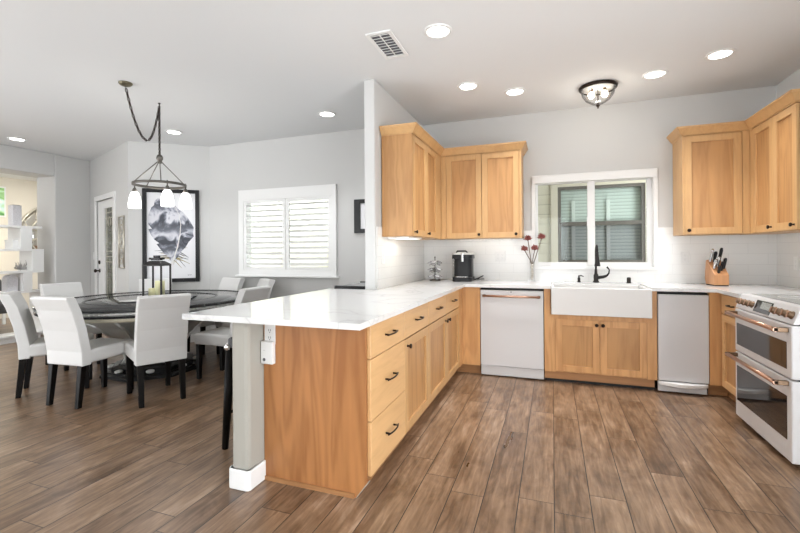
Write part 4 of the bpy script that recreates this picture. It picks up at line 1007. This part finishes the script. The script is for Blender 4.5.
# switch plate by the door
t = thing('light_switch', 'white switch plate on the entry wall left of the door', 'light switch', tuple(TE @ Vector((1.63, 0, 1.21))))
B().box(1.59, 1.67, 0, .006, 1.15, 1.27, TE).build('plate', 'outlet', t, .002, 1); B().box(1.615, 1.645, .005, .010, 1.185, 1.235, TE).build('rocker', 'white', t, .001, 1)
# small black frame near the partition
t = thing('small_black_frame', 'black-framed picture on the dining wall partly hidden by the partition', 'picture', (-2.06, YD, 1.47))
b = B().box(-2.287, -2.205, YD - .03, YD - .001, 1.475, 1.886).box(-1.88, -1.83, YD - .03, YD - .001, 1.475, 1.886).box(-2.205, -1.88, YD - .03, YD - .001, 1.475, 1.525).box(-2.205, -1.88, YD - .03, YD - .001, 1.836, 1.886)
b.build('frame', 'frame', t, .003); B().box(-2.213, -1.872, YD - .014, YD - .004, 1.517, 1.844).build('print', 'art', t)

# ================================================================== BEYOND THE OPENING
SX0, SX1 = -7.40, -7.10
t = thing('display_shelf', 'white zigzag open shelving unit standing in the wide opening on the left', 'shelf', (-7.25, 3.4, 0))
for z, y1 in ((1.62, 4.07), (1.29, 4.09), (.975, 4.09), (.69, 4.09), (.08, 4.09)): B().box(SX0, SX1, 2.55, y1, z, z + .03).build('shelf_board', 'shelf', t, .002, 1)
for y0, y1, z0, z1 in ((3.80, 3.94, 1.32, 1.62), (3.94, 4.09, 1.005, 1.29), (3.83, 3.94, .72, .975), (4.06, 4.09, .11, .69), (3.1, 3.13, .11, .69), (2.9, 3.03, .72, .975), (2.75, 2.9, 1.005, 1.29), (2.9, 3.03, 1.32, 1.62)): B().box(SX0, SX1, y0, y1, z0, z1).build('upright', 'shelf', t, .002, 1)
B().box(SX0 + .04, SX0 + .06, 2.58, 4.06, 0, .08).box(SX1 - .06, SX1 - .04, 2.58, 4.06, 0, .08).build('base', 'shelf', t)
t = thing('lattice_vase', 'tall pale square patterned vase on the top shelf board', 'vase', (-7.25, 3.81, 1.65))
B().prism(rrect(-7.25, 3.812, .11, .115, .012), 1.65, 1.945).build('body', 'lattice', t, .003); B().prism(rrect(-7.25, 3.812, .08, .085, .01), 1.945, 1.95).build('mouth', 'slot', t)
t = thing('coral_sculpture', 'spiky grey coral ornament on the third shelf board', 'ornament', (-7.25, 3.9, 1.005))
B().box(-7.29, -7.21, 3.86, 3.94, 1.005, 1.02).build('stand', 'shelf', t)
b = B()
for i in range(22):
    a = random.uniform(-1.35, 1.35); L = random.uniform(.08, .17)
    b.tube([(-7.25, 3.9, 1.02), (-7.25 + random.uniform(-.03, .03), 3.9 + .5 * L * math.sin(a) * 1.3, 1.02 + .5 * L * math.cos(a)), (-7.25 + random.uniform(-.05, .05), 3.9 + L * math.sin(a) * .62, 1.02 + L * math.cos(a) * .9)], [.009, .006, .002], 6)
b.build('branch', 'coral', t)
t = thing('arched_lantern', 'white arched lattice lantern on the fourth shelf board', 'lantern', (-7.22, 3.73, .72))
prof = [(3.665, .72), (3.795, .72), (3.795, .88)] + [(3.73 + .065 * math.cos(a), .88 + .075 * math.sin(a)) for a in [PI * i / 10 for i in range(1, 10)]] + [(3.665, .88)]
B().prism(prof, -7.28, -7.16, 'X').build('body', 'lattice', t); B().torus((0, 0, 0), .018, .004, 14, 6, Matrix.Translation((-7.22, 3.73, .972)) @ Matrix.Rotation(PI / 2, 4, 'Y')).build('ring_handle', 'shelf', t)
t = thing('white_box', 'plain white storage box on the second shelf board', 'box', (-7.25, 3.77, 1.32))
B().box(-7.34, -7.16, 3.735, 3.835, 1.32, 1.43).build('box_body', 'shelf', t, .003); B().box(-7.345, -7.155, 3.73, 3.84, 1.43, 1.45).build('lid', 'shelf', t, .002)
# living room: art, mirror, armchair, side table and lamp
t = thing('leaf_picture', 'green leaf picture on the cream living room wall at the left edge', 'picture', (-10.05, 4.6, 1.95))
B().box(-10.045, -10.01, 4.0, 5.12, 1.965, 2.56).build('frame', 'white', t, .004); B().box(-10.012, -10.005, 4.03, 5.09, 1.995, 2.53).build('print', 'leafart', t)
mcx, mcz = 5.98, 1.62
t = thing('round_mirror', 'round mirror with dark geometric bars on the cream living room wall', 'mirror', (-10.05, mcx, mcz))
TM = Matrix.Translation((-10.04, mcx, mcz)) @ Matrix.Rotation(PI / 2, 4, 'Y')
B().lathe([(.001, 0), (.64, 0), (.64, .012), (.001, .012)], (0, 0, 0), 48, TM).build('glass', 'mirror', t)
b = B().torus((0, 0, .02), .66, .022, 48, 8, TM).torus((0, 0, .02), .46, .014, 40, 6, TM)
for k in range(12):
    a = 2 * PI * k / 12; b.tube([(.22 * math.cos(a), .22 * math.sin(a), .02), (.5 * math.cos(a + .26), .5 * math.sin(a + .26), .02), (.66 * math.cos(a), .66 * math.sin(a), .02)], .013, 6, TM)
b.build('bars', 'antique', t)
t = thing('grey_armchair', 'charcoal armchair behind the white shelving unit', 'armchair', (-8.5, 3.9, 0))
for sx in (-.26, .26):
    for sy in (-.26, .26): B().tube([(-8.5 + sx, 4.1 + sy, 0), (-8.5 + sx * .9, 4.1 + sy * .9, .3)], [.018, .026], 8).build('leg', 'espresso', t)
B().box(-8.82, -8.18, 3.78, 4.42, .30, .47).build('seat', 'upholstery', t, .04, 3)
B().prism([(3.76, .3), (4.44, .3), (4.46, .7)] + [(4.1 + .36 * math.cos(a), .72 + .26 * math.sin(a)) for a in [PI * i / 10 for i in range(1, 10)]] + [(3.74, .7)], -8.95, -8.80, 'X').build('backrest', 'upholstery', t, .04, 3)
t = thing('side_table', 'white side table under the glowing lamp in the living room', 'table', (-9.4, 4.35, 0))
B().box(-9.65, -9.15, 4.1, 4.7, .62, .65).build('top', 'shelf', t, .003)
for x in (-9.62, -9.2):
    for y in (4.13, 4.63): B().box(x, x + .04, y, y + .04, 0, .62).build('leg', 'shelf', t)
t = thing('table_lamp', 'table lamp with glowing white shade on the living room side table', 'lamp', (-9.4, 4.45, .65))
B().lathe([(.07, 0), (.07, .015), (.03, .03), (.055, .10), (.06, .16), (.02, .24), (.012, .30)], (-9.4, 4.45, .65), 20).build('base', 'lattice', t)
B().lathe([(.17, .28), (.13, .52), (.125, .52), (.165, .28)], (-9.4, 4.45, .65), 28, ring=True).build('lamp_shade', 'lampshade', t)
d = bpy.data.lights.new('living_lamp', 'POINT'); d.energy = 14; d.color = (1, .9, .75); d.shadow_soft_size = .12
o = bpy.data.objects.new('living_lamp', d); o.location = (-9.4, 4.45, 1.32); col.objects.link(o)
for (x, y) in ((-8.6, 2.2), (-8.8, 5.4)): area('living_fill', (x, y, H - .02), .15, 16, (1, .95, .88))  # added overhead fill for the living room, no fittings modelled
